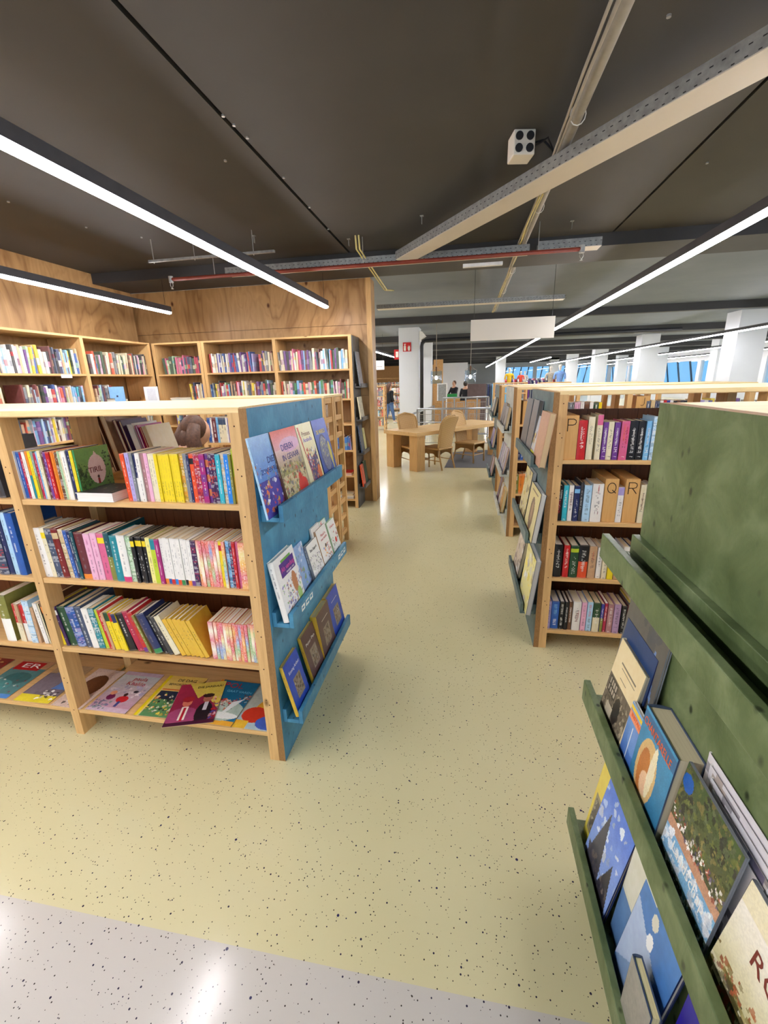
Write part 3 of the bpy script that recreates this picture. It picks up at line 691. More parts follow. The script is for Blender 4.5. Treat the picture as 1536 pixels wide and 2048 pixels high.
NTH = 'first second third fourth fifth sixth seventh eighth ninth tenth eleventh twelfth thirteenth fourteenth fifteenth sixteenth seventeenth eighteenth nineteenth twentieth'.split()
SEED = [100]
def row(entries, ypx, y, ref, shelf, group, from_right=True, dep=0.15, nz=34, nx=5, z=None, gap=0.0005):
    """entries: (px0, px1, count, colour, height, style, colour2, lean degrees, hard) - px along the shelf edge in the photo"""
    made = []
    for e in entries:
        p0, p1, n, colr, h, style = e[:6]; col2 = e[6] if len(e) > 6 else None; lean = math.radians(e[7]) if len(e) > 7 else 0; hard = e[8] if len(e) > 8 else False; dd = e[9] if len(e) > 9 else dep
        x0, x1 = at_y(p0, ypx, y).x, at_y(p1, ypx, y).x
        cols = colr.split('/'); pitch = (x1-x0)/n
        for k in range(n):
            SEED[0] += 1; rng = random.Random(SEED[0]); cn = cols[k % len(cols)]
            hh = h + rng.uniform(-0.002, 0.002); w = pitch*math.cos(lean) - gap
            c2 = col2.split('/')[k % len(col2.split('/'))] if col2 else None
            b = make_book(w, dd+rng.uniform(-0.004, 0.004), hh, cn, style, c2, hard, seed=SEED[0], nx=nx, nz=nz)
            b.location = (x0+k*pitch+0.0002, y+rng.uniform(-0.003, 0.005), z+0.0004); b.rotation_euler = (0, -lean, 0)
            size = 'thin' if w < 0.011 else ('thick' if w > 0.026 else ('tall' if hh > 0.225 else ''))
            made.append((b, cn, size, lean))
    seq = made[::-1] if from_right else made
    cnt = {}; tot = {}
    for b, cn, s, ln in made: tot[cn] = tot.get(cn, 0)+1
    for b, cn, s, ln in seq:
        cnt[cn] = cnt.get(cn, 0)+1; kind = 'slanting book' if ln > 0.2 else 'book'
        what = (s+' ' if s else '') + cn + ' ' + kind
        if tot[cn] == 1: lab = '%s, only %s one by %s, %s' % (what, cn, ref, shelf)
        else: lab = '%s, %s %s one from %s, %s' % (what, NTH[cnt[cn]-1], cn, ref, shelf)
        tag(b, lab.strip(), 'book', group)
    return made

# ---- blue ended bookcase, front side
FY = 1.452
BE = 'the blue end panel'
row([(-30, -12, 2, 'teal/navy', .24, 'title', None, 3, True, .2), (-12, 13, 2, 'blue/charcoal', .24, 'title', None, 4, True, .2)], 1000, FY, 'the first wooden post', 'top shelf beyond', 'books behind the first post of the blue ended bookcase', z=ZS[0])
row([(44, 49, 1, 'grey', .195, 'photo'), (49, 53, 1, 'white', .195, 'title'), (53, 60, 1, 'blue', .193, 'title'), (60, 66, 1, 'crimson', .192, 'title'), (66, 72, 1, 'white', .193, 'title'), (72, 76, 1, 'orange', .193, 'half', 'teal'),
     (76, 83, 1, 'yellow', .194, 'title'), (83, 88, 1, 'sage', .194, 'half', 'olive'), (88, 93, 1, 'crimson', .19, 'title'), (93, 98, 1, 'sky blue', .194, 'title'), (98, 104, 1, 'cream', .196, 'title'), (104, 108, 1, 'maroon', .195, 'photo'),
     (108, 114, 1, 'purple', .193, 'title'), (114, 121, 1, 'red', .192, 'twotitle'), (121, 130, 2, 'orange', .194, 'title'), (130, 136, 1, 'brown', .192, 'photo'), (136, 144, 2, 'pale green/cream', .195, 'title'), (144, 152, 1, 'white', .194, 'title'),
     (152, 159, 1, 'navy', .20, 'title', 'yellow', 0, False, .15), (159, 165, 1, 'yellow', .198, 'title', None, 0, True, .15)], 1003, FY, 'the flat lying book', 'top shelf', 'spines on the top shelf of the blue ended bookcase', z=ZS[0], dep=.17)
row([(260, 268, 1, 'orange red', .188, 'title', None, 2), (268, 276, 1, 'lavender', .188, 'twotitle', None, 1), (276, 282, 1, 'grey', .19, 'title'), (282, 288, 1, 'navy', .186, 'half', 'white'), (288, 296, 1, 'white', .19, 'twotitle'), (296, 310, 2, 'mauve/pink', .188, 'plain'), (310, 323, 2, 'cream', .186, 'title'),
     (323, 371, 8, 'yellow', .186, 'twotitle', 'mustard'), (371, 378, 1, 'mustard', .186, 'photo', 'orange'), (378, 385, 1, 'grey', .185, 'title'), (385, 390, 1, 'navy', .185, 'title'), (390, 398, 1, 'orange red', .186, 'label', 'black'), (398, 411, 2, 'crimson', .186, 'photo', 'orange red'), (411, 421, 1, 'magenta', .186, 'bands', 'purple'),
     (421, 428, 1, 'purple', .186, 'bands', 'orange'), (428, 442, 2, 'dark purple', .187, 'photo', 'orange red'), (442, 451, 1, 'turquoise', .187, 'title'), (451, 459, 1, 'sand', .187, 'photo', 'sky blue'), (459, 468, 1, 'bright blue', .187, 'title'), (468, 473, 1, 'olive', .185, 'plain'),
     (473, 481, 1, 'lime', .205, 'half', 'mustard'), (481, 487, 1, 'sage', .205, 'half', 'lavender'), (487, 493, 1, 'lime', .205, 'title', 'dark green')], 1010, FY, BE, 'top shelf', 'spines on the top shelf of the blue ended bookcase', z=ZS[0], dep=.17)
row([(-20, 2, 1, 'sage', .22, 'photo', 'grey', 0, True, .2), (2, 22, 1, 'slate', .215, 'photo', 'red', 0, True, .2), (22, 31, 1, 'navy', .285, 'title', None, 0, True, .2), (31, 40, 1, 'pale blue', .287, 'title', None, 0, True, .2), (40, 54, 1, 'blue', .285, 'plain', None, 0, True, .2)], 1152, FY, 'the first wooden post', 'second shelf beyond', 'books behind the first post of the blue ended bookcase', z=ZS[1])
row([(84, 99, 1, 'grey', .228, 'photo', 'olive', 3, True), (99, 113, 1, 'white', .224, 'title', None, 3, True), (113, 121, 1, 'cream', .222, 'label', 'yellow', 3), (121, 133, 1, 'slate', .222, 'photo', None, 3), (133, 145, 1, 'dark red', .222, 'label', 'sand', 3, True), (145, 154, 1, 'sand', .218, 'photo', None, 3), (154, 168, 2, 'blue/navy', .216, 'twotitle', None, 3),
     (168, 174, 1, 'dark teal', .214, 'title', None, 2, True), (174, 191, 1, 'maroon', .21, 'foot', 'orange', 2, True), (191, 215, 2, 'pink', .208, 'twotitle', 'magenta', 1), (215, 228, 1, 'rose', .206, 'label', 'yellow', 1), (228, 238, 1, 'dark teal', .212, 'half', 'olive', 1, True, .22), (238, 253, 1, 'teal', .204, 'title', None, 0, True), (253, 268, 1, 'white', .205, 'foot', 'hot pink', 0, True),
     (268, 279, 1, 'pale green', .202, 'photo', 'white', 0), (279, 307, 4, 'black', .203, 'label', 'yellow', 0, True), (307, 316, 1, 'pale yellow', .2, 'title'), (316, 325, 1, 'lime', .195, 'top', 'teal'), (325, 333, 1, 'magenta', .195, 'title'),
     (333, 394, 9, 'white', .2, 'foot', 'orange/blue/red/bright blue/orange red/green/black/orange/purple'), (394, 403, 1, 'dark purple', .197, 'photo', 'crimson'), (403, 447, 7, 'rainbow', .198, 'rainbow'), (447, 454, 1, 'yellow', .197, 'label', 'red'), (454, 460, 1, 'rainbow', .197, 'rainbow'), (460, 467, 1, 'sky blue', .198, 'photo', 'navy'),
     (467, 474, 1, 'navy', .198, 'photo', 'crimson'), (474, 486, 2, 'red/rose', .198, 'twotitle'), (486, 498, 1, 'rainbow', .197, 'rainbow'), (499, 512, 1, 'orange', .2, 'half', 'slate')], 1175, FY, BE, 'second shelf', 'spines on the second shelf of the blue ended bookcase', z=ZS[1])
row([(20, 38, 1, 'olive', .235, 'half', None, 0, True, .2), (45, 57, 2, 'red/tan', .19, 'half', 'cream'), (57, 68, 1, 'red', .19, 'half', 'white'), (68, 80, 1, 'pale blue', .215, 'photo', 'white'), (80, 86, 1, 'tan', .18, 'plain'), (92, 100, 1, 'white', .205, 'title', None, 4)], 1290, FY, 'the first wooden post', 'third shelf beyond', 'books behind the first post of the blue ended bookcase', z=ZS[2])
row([(118, 129, 1, 'brown', .215, 'bands', 'orange', 7, True, .2), (129, 143, 1, 'yellow', .195, 'plain', None, 8, True, .19), (143, 149, 1, 'dark purple', .198, 'label', 'white', 8, True, .18), (149, 164, 1, 'dark green', .195, 'title', None, 8, True, .18), (164, 181, 1, 'blue', .197, 'photo', 'lilac', 7, True, .2), (181, 194, 1, 'slate', .203, 'twotitle', None, 7, True, .19), (194, 206, 1, 'white', .195, 'title', 'hot pink', 6), (206, 217, 1, 'teal', .198, 'photo', 'white', 6),
     (217, 232, 2, 'lime/red', .192, 'title', None, 8), (232, 237, 1, 'tan', .185, 'plain', None, 8), (237, 247, 1, 'yellow', .185, 'top', 'dark green', 10), (247, 263, 2, 'yellow', .185, 'top', 'red/navy', 11), (263, 278, 1, 'black', .185, 'title', None, 12), (280, 293, 1, 'crimson', .197, 'title', None, 15), (293, 303, 1, 'red', .195, 'foot', 'purple', 16), (303, 314, 2, 'olive/brown', .19, 'title', None, 17),
     (314, 331, 1, 'navy', .195, 'foot', 'green', 18, True), (331, 342, 1, 'black', .19, 'title', None, 19, True), (342, 350, 1, 'charcoal', .188, 'title', None, 20), (351, 364, 1, 'cream', .192, 'title', None, 22, True), (366, 421, 6, 'mustard', .185, 'plain', None, 22),
     (427, 436, 1, 'rainbow', .178, 'rainbow', None, 1), (436, 532, 16, 'rainbow', .178, 'rainbow')], 1320, FY, BE, 'third shelf', 'spines on the third shelf of the blue ended bookcase', z=ZS[2], dep=.13)

def place(b, loc, yaw=0, lean=0, roll=0, label=None, group=None, cat='book'):
    M = Matrix.Translation(loc) @ Matrix.Rotation(yaw, 4, 'Z') @ Matrix.Rotation(-lean, 4, 'Y') @ Matrix.Rotation(roll, 4, 'X')
    b.matrix_world = M; b.rotation_mode = 'QUATERNION'
    return tag(b, label, cat, group)
def cover_book(w, d, h, art, spine='white', hard=True, titles=(), style='title', spine_col2=None, seed=0, page=None, cover=None, name='book'):
    """a book whose front cover (the +X face) carries a painted picture and real letters; titles: (text, size, yc, zc, material, width)"""
    b = make_book(w, d, h, spine, style, spine_col2, hard, seed=seed, page=page, cover=cover, nz=40, name=name)
    if art is not None: art_plate('cover_picture', art, Matrix.Translation((w+0.0004, 0.001, 0)) @ XF, d-0.001, h, b)
    for tx in titles:
        text, size, yc, zc, mat = tx[:5]; wd = tx[5] if len(tx) > 5 else None
        lettering('title_lettering', text, size, Matrix.Translation((w+0.0009, yc, zc)) @ XF, mat, b, 0.0002, width=wd)
    return b
for nm, c in (('ink_navy', (40, 50, 130)), ('ink_red', (190, 40, 44)), ('ink_white', (244, 242, 236)), ('ink_black', (24, 22, 26)), ('ink_purple', (110, 90, 190)), ('ink_yellow', (240, 220, 60)), ('ink_orange', (238, 110, 50)), ('ink_brown', (120, 50, 40)), ('ink_pink', (220, 90, 160)), ('ink_cyan', (120, 200, 230))):
    plain(nm, rgb(*c), 0.5, var=0.02)
R_ = rgb
# green folk tale book standing at the end of the first group, title TIRIL
a = Art(40, 52, R_(96, 150, 66), 3).grad(R_(70, 116, 50), R_(126, 170, 92)).blobs(30, [R_(60, 96, 48), R_(40, 64, 40)], 0, .35, .1, .7, (0.03, .08)).blobs(14, [R_(34, 50, 34)], .75, 1, .1, .9, (.02, .06)).ell(.55, .55, .26, .3, R_(222, 198, 190)).tri([(.3, .5), (.55, .92), (.8, .6)], R_(222, 198, 190)).rect(.52, .58, .24, .36, R_(150, 40, 40)).ell(.55, .39, .03, .03, R_(60, 36, 30)).ell(.6, .14, .35, .05, R_(70, 30, 28)).grain(.06)
b = cover_book(0.0075, 0.168, 0.2, a, 'green', True, [('TIRIL', 0.032, 0.085, 0.108, 'ink_brown')], 'plain', seed=5)
place(b, (at_y(166.5, 1003, FY).x, FY, ZS[0]), 0, 0, 0, 'green picture book titled TIRIL showing its cover on the top shelf', None)
# flat lying book
a = Art(30, 40, R_(40, 36, 40), 8).blobs(60, [R_(150, 120, 90), R_(90, 100, 96), R_(60, 40, 40)], r=(.02, .06)).grain(.2)
b = cover_book(0.036, 0.17, 0.165, a, 'white', True, seed=9, page=R_(248, 244, 236))
b.matrix_world = Matrix.Translation((-1.5, 1.60, ZS[0]+0.0005)) @ Matrix(((0, 0, 1, 0), (0, -1, 0, 0), (1, 0, 0, 0), (0, 0, 0, 1)))
tag(b, 'thick book lying flat with white pages toward the aisle, dark cover up', 'book')
# beyond the first post: dark cover book seen obliquely on the third shelf
a = Art(28, 40, R_(70, 84, 66), 12).blobs(40, [R_(40, 44, 40), R_(110, 60, 40), R_(120, 110, 80)], r=(.03, .1))
b = cover_book(0.006, 0.15, 0.205, a, 'cream', True, seed=13)
place(b, (at_y(101.5, 1290, FY).x, FY, ZS[2]), 0, math.radians(4), 0, 'dark pictured book cover leaning behind the first wooden post, third shelf')

# ---- comics lying on the bottom board
def flat(w, h, art, titles, X, Y, rz, z, label, thick=0.0035, spine='white', dz=0.0):
    b = cover_book(thick, w, h, art, spine, False, titles, 'plain', name='magazine')
    Rm = Matrix(((0, 1, 0, 0), (0, 0, 1, 0), (1, 0, 0, 0), (0, 0, 0, 1)))
    b.matrix_world = Matrix.Translation((X, Y, z)) @ Matrix.Rotation(rz, 4, 'Z') @ Matrix.Rotation(dz, 4, 'X') @ Rm
    return tag(b, label, 'comic book', 'comics lying on the bottom shelf')
Z4 = ZS[3]+0.0006; Y4 = 1.437
sea = [R_(230, 120, 60), R_(60, 50, 50), R_(240, 236, 226), R_(120, 60, 40), R_(200, 40, 40)]
a = Art(48, 62, R_(206, 180, 196), 1).grad(R_(196, 150, 168), R_(200, 208, 206), .1, .9).blobs(20, [R_(176, 168, 196), R_(214, 186, 200), R_(226, 216, 218)], .1, 1, .35, .7, (.04, .1)).blobs(12, [R_(120, 150, 140), R_(90, 90, 130)], 0, .4, .05, .25, (.03, .07)).ell(.27, .33, .1, .07, R_(120, 30, 80)).ell(.24, .43, .08, .05, R_(232, 160, 120)).ell(.6, .3, .14, .08, R_(206, 40, 48)).ell(.58, .41, .05, .04, R_(60, 30, 30)).rect(.55, .62, .12, .25, R_(60, 70, 130)).ell(.75, .5, .06, .03, R_(50, 40, 50)).grain(.05)
flat(.215, .285, a, [('paula', .038, .12, .232, 'ink_red'), ('Khalilo', .038, .12, .196, 'ink_red')], -1.735, Y4, 0, Z4, 'pink comic book titled paula, nearest the wooden post in the blue ended bay')
a = Art(48, 62, R_(238, 200, 90), 2).grad(R_(226, 206, 140), R_(236, 200, 96)).rect(0, .09, 0, 1, R_(240, 214, 30)).rect(.12, 1, .62, .66, R_(226, 120, 60)).rect(.12, 1, 0, .6, R_(90, 140, 90)).rect(.12, 1, .4, .6, R_(40, 50, 70)).blobs(46, [R_(240, 150, 60), R_(40, 40, 44), R_(236, 230, 210), R_(80, 150, 90), R_(236, 200, 60)], .14, 1, .05, .55, (.03, .08)).grain(.05)
flat(.215, .285, a, [('DE DAG', .028, .12, .252, 'ink_black'), ('BEWORDEN NACHT', .022, .125, .22, 'ink_black', .17)], -1.478, Y4, 0.03, Z4, 'yellow edged comic book with a crowded cartoon cover beside the pink one')
a = Art(48, 62, R_(236, 200, 80), 3).grad(R_(110, 30, 60), R_(180, 50, 80)).tri([(.35, 1), (1, .3), (1, 1)], R_(230, 206, 90)).tri([(.2, 1), (.5, .6), (1, 1)], R_(230, 206, 90)).ell(.3, .2, .33, .2, R_(160, 70, 110)).rect(.24, .38, .12, .42, R_(236, 226, 214)).rect(.28, .34, .1, .4, R_(190, 30, 50)).ell(.31, .52, .1, .1, R_(214, 120, 96)).ell(.31, .6, .13, .07, R_(170, 40, 50)).ell(.72, .25, .17, .24, R_(36, 28, 36)).rect(.68, .76, .3, .5, R_(206, 200, 210)).ell(.72, .58, .1, .09, R_(190, 120, 96)).ell(.72, .65, .12, .05, R_(60, 40, 36)).blobs(10, [R_(200, 40, 40), R_(50, 80, 170), R_(230, 180, 190)], .85, 1, .1, .6, (.03, .07)).rect(0, 1, 0, .07, R_(70, 24, 50)).grain(.05)
flat(.22, .285, a, [('DIE JARDAAI', .02, .15, .25, 'ink_black', .12)], -1.285, 1.378, 0.3, Z4+.0085, 'crimson comic book with two men, sticking out over the shelf edge')
a = Art(48, 62, R_(20, 110, 150), 4).rect(0, .09, 0, 1, R_(240, 160, 50)).rect(0, 1, 0, .1, R_(240, 176, 60)).ell(.55, .3, .5, .22, R_(180, 200, 186)).ell(.6, .2, .4, .07, R_(240, 244, 240)).blobs(40, sea, .12, .75, .3, .55, (.02, .06)).blobs(14, sea, .7, 1, .5, .68, (.02, .05)).tri([(.55, .1), (.66, .5), (.9, .6)], R_(236, 242, 240)).grain(.05)
flat(.215, .29, a, [('POL', .05, .09, .255, 'ink_red', .1), ('GAAT VAREN', .02, .14, .215, 'ink_cyan', .13)], -1.20, Y4, -.02, Z4+.0044, 'blue comic book titled POL with a wave and small sailors')
a = Art(48, 62, R_(176, 200, 206), 5).rect(0, 1, .3, 1, R_(182, 190, 180)).rect(.55, .95, .8, .98, R_(150, 30, 50)).ell(.62, .42, .34, .3, R_(240, 180, 60)).ell(.35, .3, .3, .17, R_(214, 60, 40)).ell(.75, .16, .28, .14, R_(70, 100, 190)).rect(0, .3, 0, .16, R_(240, 190, 60)).grain(.05)
flat(.2, .285, a, [], -.985, Y4, -.01, Z4, 'picture book with plain orange, red and blue shapes beside the blue end')
a = Art(40, 60, R_(214, 190, 176), 6).ell(.5, .55, .35, .28, R_(110, 70, 44)).blobs(10, [R_(40, 34, 34), R_(236, 236, 232)], .2, .9, .05, .25, (.05, .1)).grain(.15)
flat(.17, .285, a, [], -1.925, Y4, -.04, Z4, 'pale book cover with a brown furry shape, half behind the wooden post')
a = Art(40, 60, R_(120, 110, 120), 7).rect(0, 1, .75, 1, R_(180, 150, 110)).rect(.2, 1, .35, .75, R_(90, 130, 196)).ell(.3, .5, .35, .25, R_(130, 120, 130)).rect(.05, .3, .1, .4, R_(130, 120, 130)).rect(0, 1, 0, .18, R_(240, 220, 60)).blobs(10, [R_(240, 236, 230), R_(30, 30, 36)], .5, .95, .1, .3, (.04, .09)).grain(.05)
flat(.2, .285, a, [], -2.145, Y4, 0.02, Z4, 'comic book with a grey elephant shape over a yellow strip')
a = Art(40, 60, R_(90, 140, 140), 8).rect(0, 1, .78, 1, R_(196, 150, 110)).rect(.05, .8, .72, .96, R_(200, 40, 44)).ell(.55, .5, .35, .16, R_(60, 110, 110)).ell(.3, .3, .35, .14, R_(80, 150, 150)).rect(0, 1, 0, .1, R_(90, 150, 220)).blobs(8, [R_(230, 230, 220), R_(150, 40, 50)], .1, .9, .1, .5, (.03, .07)).grain(.05)
flat(.21, .29, a, [('ER', .05, .1, .245, 'ink_white', .11)], -2.40, Y4, 0.02, Z4, 'teal comic book with a big red logo box beyond the elephant comic')
a = Art(40, 60, R_(150, 60, 50), 9).blobs(30, [R_(230, 200, 120), R_(40, 40, 50), R_(200, 60, 50)], r=(.03, .09))
flat(.2, .285, a, [], -2.66, Y4, 0, Z4, 'dark patterned comic book at the far end of the bottom board')

# ---- blue end panel: picture books on its three ledges
def shelf_face(Xb, zb, y0, y1, ztop, thick, art, titles, spine, label, group, sgn=1, hard=True, lean=None, style='title', page=None, roll=0, xoff=0.0, seed=0, cover=None, panel=None):
    """book standing on a ledge, its cover facing the aisle; Xb = x of the lower outer edge of its cover"""
    lean = math.radians(13) if lean is None else lean
    if panel is None: panel = -.7385 if sgn > 0 else .4495
    h = ztop-zb; avail = (Xb-thick-panel) if sgn > 0 else (panel-Xb-thick)
    lean = min(lean, math.asin(max(.01, min(.9, avail/h)))); d = y1-y0; h = h/math.cos(lean)
    b = cover_book(thick, d, h, art, spine, hard, titles, style, page=page, seed=seed, cover=cover)
    cl = thick*math.cos(lean); lift = 0
    if sgn > 0: place(b, (Xb-cl, y0, zb+0.0006+lift), 0, lean, roll, label, group)
    else: place(b, (Xb+cl, y1, zb+0.0006), PI, lean, roll, label, group)
    # outer lower edge is lifted by the tilt: drop nothing, the inner edge rests on the ledge
    return b
g = 'picture books on the blue end panel'
fish = [R_(236, 120, 60), R_(240, 200, 60), R_(60, 60, 160), R_(200, 60, 70), R_(230, 230, 240)]
crowd = [R_(170, 160, 80), R_(120, 130, 70), R_(200, 70, 50), R_(110, 90, 80), R_(214, 200, 140), R_(70, 60, 60), R_(150, 150, 160)]
a = Art(44, 60, R_(120, 170, 226), 21).grad(R_(90, 140, 214), R_(150, 190, 236), .45, 1).rect(0, 1, 0, .45, R_(80, 76, 170)).blobs(34, fish, 0, 1, .02, .42, (.02, .08)).blobs(16, [R_(120, 160, 190), R_(190, 216, 240), R_(210, 120, 70)], 0, 1, .4, .7, (.02, .06)).grain(.06)
shelf_face(-.684, 1.128, 1.40, 1.63, 1.42, .008, a, [('DIEREN', .034, .165, .2, 'ink_navy', .12), ('ZON EN RUIMTE', .026, .13, .165, 'ink_navy', .19)], 'pale blue', 'blue picture book with sea animals sticking out at the near end of top ledge', g, lean=math.radians(12))
a = Art(50, 60, R_(200, 190, 150), 22).grad(R_(150, 150, 90), R_(226, 190, 190), .4, .75).grad(R_(220, 160, 170), R_(214, 80, 60), .75, 1).ell(.6, .78, .4, .1, R_(216, 170, 200)).blobs(110, crowd, 0, 1, 0, .55, (.02, .07)).ell(.75, .16, .2, .12, R_(206, 50, 40)).ell(.7, .28, .08, .08, R_(206, 50, 40)).grain(.08)
shelf_face(-.6685, 1.128, 1.568, 1.822, 1.42, .012, a, [('DIEREN', .036, .125, .225, 'ink_navy', .12), ('IN GEVAAR', .034, .14, .185, 'ink_navy', .17)], 'brown', 'red topped picture book titled DIEREN IN GEVAAR on the blue panel', g)
a = Art(46, 60, R_(236, 228, 186), 23).rect(.25, .9, .08, .6, R_(70, 60, 120)).ell(.55, .6, .33, .12, R_(236, 228, 186)).blobs(50, [R_(120, 110, 90), R_(210, 60, 50), R_(230, 190, 120), R_(230, 230, 236), R_(60, 50, 90), R_(150, 150, 160)], .28, .9, .1, .6, (.03, .08)).tri([(.05, .95), (.14, .95), (.3, .1)], R_(200, 90, 60)).ell(.8, .2, .12, .12, R_(220, 120, 60)).rect(.92, 1, 0, 1, R_(238, 230, 180)).grain(.05)
shelf_face(-.6685, 1.128, 1.835, 2.03, 1.42, .010, a, [('Prinses', .03, .10, .25, 'ink_brown', .1), ('Arabella', .026, .105, .222, 'ink_purple', .11)], 'cream', 'cream picture book about a princess between the red topped and blue books', g)
a = Art(40, 60, R_(50, 84, 176), 24).grad(R_(30, 80, 170), R_(60, 90, 190)).ell(.45, .42, .32, .33, R_(40, 50, 110)).ell(.45, .42, .28, .29, R_(110, 120, 150)).blobs(30, [R_(150, 150, 170), R_(190, 190, 130), R_(80, 90, 130)], .25, .7, .2, .66, (.03, .07)).ell(.82, .4, .09, .2, R_(206, 196, 90)).rect(.8, .86, .05, .3, R_(206, 196, 90)).grain(.06)
shelf_face(-.6685, 1.128, 2.045, 2.255, 1.42, .008, a, [('DE WERELD', .028, .1, .235, 'ink_yellow', .13)], 'navy', 'deep blue picture book with a round grey scene, far end of top ledge', g)
kids = [R_(120, 110, 180), R_(230, 190, 160), R_(160, 200, 130), R_(240, 240, 240), R_(190, 120, 90), R_(180, 180, 220)]
a = Art(46, 62, R_(240, 240, 238), 25).rect(.2, .92, .66, .88, R_(84, 50, 140)).rect(.3, .8, .88, .92, R_(110, 170, 80)).blobs(60, kids, .1, 1, 0, .55, (.02, .08)).ell(.7, .45, .12, .18, R_(190, 130, 90)).ell(.8, .2, .1, .12, R_(170, 206, 120)).grain(.04)
shelf_face(-.6685, .68, 1.455, 1.655, .935, .024, a, [('Als vandaag', .03, .115, .2, 'ink_pink', .13), ('morgen was', .016, .13, .18, 'ink_white', .08)], 'white', 'thick white book with a purple title box, near end of middle ledge', g)
a = Art(34, 46, R_(150, 180, 220), 26).blobs(50, [R_(200, 130, 110), R_(120, 150, 190), R_(160, 190, 120), R_(100, 120, 170), R_(220, 226, 240)], r=(.03, .09))
shelf_face(-.688, .68, 1.655, 1.80, .90, .008, a, [], 'sky blue', 'small pale blue book tucked behind two white ones on middle ledge', g)
a = Art(40, 54, R_(236, 236, 230), 27).blobs(60, [R_(160, 150, 170), R_(200, 200, 200), R_(150, 170, 120), R_(120, 110, 130), R_(240, 240, 236)], .05, .95, 0, .68, (.02, .07))
shelf_face(-.6685, .68, 1.80, 1.945, .866, .016, a, [('Bas kapot', .02, .075, .155, 'ink_black', .09)], 'grey', 'white book with grey spine and small sketch cover on middle ledge', g)
a = Art(40, 54, R_(240, 238, 232), 28).blobs(24, [R_(240, 190, 60), R_(236, 150, 70), R_(214, 70, 60), R_(60, 120, 210), R_(110, 60, 40)], .3, .95, .05, .55, (.03, .08)).ell(.55, .52, .07, .05, R_(60, 40, 34)).grain(.04)
shelf_face(-.6690, .68, 1.955, 2.105, .885, .018, a, [('Maud is', .02, .085, .17, 'ink_red', .07), ('een heldin', .018, .085, .15, 'ink_red', .09)], 'tan', 'white book with two children and red title on middle ledge', g)
shelf_face(-.696, .68, 1.93, 2.05, .91, .01, None, [], 'white', 'plain white book standing behind the red titled one on middle ledge', g, style='plain')
a = Art(38, 54, R_(234, 236, 230), 29).blobs(40, [R_(170, 200, 170), R_(150, 160, 150), R_(200, 60, 60), R_(230, 230, 220)], .05, .95, 0, .7, (.02, .07)).ell(.6, .42, .12, .08, R_(206, 60, 60))
shelf_face(-.6685, .68, 2.125, 2.25, .872, .014, a, [('Kleine', .018, .065, .165, 'ink_red', .07)], 'pale green', 'white and green book at the far end of middle ledge', g)
a = Art(20, 30, R_(226, 234, 226), 30).blobs(14, [R_(160, 200, 160), R_(214, 90, 80)], r=(.05, .12))
shelf_face(-.694, .68, 2.06, 2.16, .9, .008, a, [], 'pale green', 'pale green book half hidden behind others on middle ledge', g)
def classic(y0, y1, zt, cov, thick, label, title, seed):
    pal = {'blue': R_(44, 80, 190), 'brown': R_(94, 66, 66)}[cov]
    a = Art(40, 54, pal, seed).rect(.3, .78, .22, .62, R_(150, 136, 120)).blobs(26, [R_(110, 92, 70), R_(150, 136, 120), R_(80, 66, 54), R_(170, 164, 160), R_(130, 104, 80)], .34, .74, .25, .58, (.03, .08))
    shelf_face(-.6690, .218, y0, y1, zt, thick, a.rect(.3, .82, .76, .78, R_(220, 214, 206)) if not title else a, [(title, .021, .085, .19, 'ink_white', .11)] if title else [], 'mustard', label, g, style='plain', seed=seed, page=R_(206, 186, 140), lean=math.radians(14))
classic(1.462, 1.615, .457, 'blue', .016, 'blue clothbound book with a small brown picture, near end of bottom ledge', 'Koning Arthur', 31)
classic(1.672, 1.835, .462, 'brown', .016, 'dark brown clothbound book with white title, bottom ledge', 'Peter Pan', 32)
classic(1.842, 2.03, .476, 'brown', .034, 'thick dark brown clothbound book leaning third along the bottom ledge', '', 33)
classic(2.04, 2.235, .474, 'blue', .022, 'blue clothbound book with a landscape picture, far end of bottom ledge', '', 34)

# ================================================================== P bookcase (petrol grey end panel)
PY = 2.50
PE = 'the petrol panel'
PG = 'spines in the bookcase with the P divider'
def spine_text(b, text, size, w, zc, mat, width=None, bul=0.0, x=None):
    M = Matrix.Translation((x if x is not None else w/2, -bul-0.0006, zc)) @ SPT
    return lettering('spine_lettering', text, size, M, mat, b, 0.0002, width=width)
def prow(entries, ypx, z, shelf, dep=.16):
    """entries: px0, px1, colour, height, style, colour2, hard, texts, size-word"""
    made = row([(e[0], e[1], 1, e[2], e[3], e[4], e[5], 0, e[6]) for e in entries], ypx, PY, PE, shelf, PG, from_right=False, dep=dep, z=z, nx=7, nz=44, gap=0.0012)
    for (b, cn, s, ln), e in zip(made, entries):
        if len(e) > 7:
            w = max(v.co.x for v in b.data.vertices); bul = (0.10 if e[6] else 0.03)*w
            for tx in e[7]: spine_text(b, tx[0], tx[1], w, tx[2], tx[3], tx[4] if len(tx) > 4 else None, bul, None if len(tx) < 6 else w*tx[5])
    return made
q = lambda col: ('?', .022, .018, col)
CPT = lambda c, w=.085: ('CONNIE PALMEN', .0125, .125, c, w)
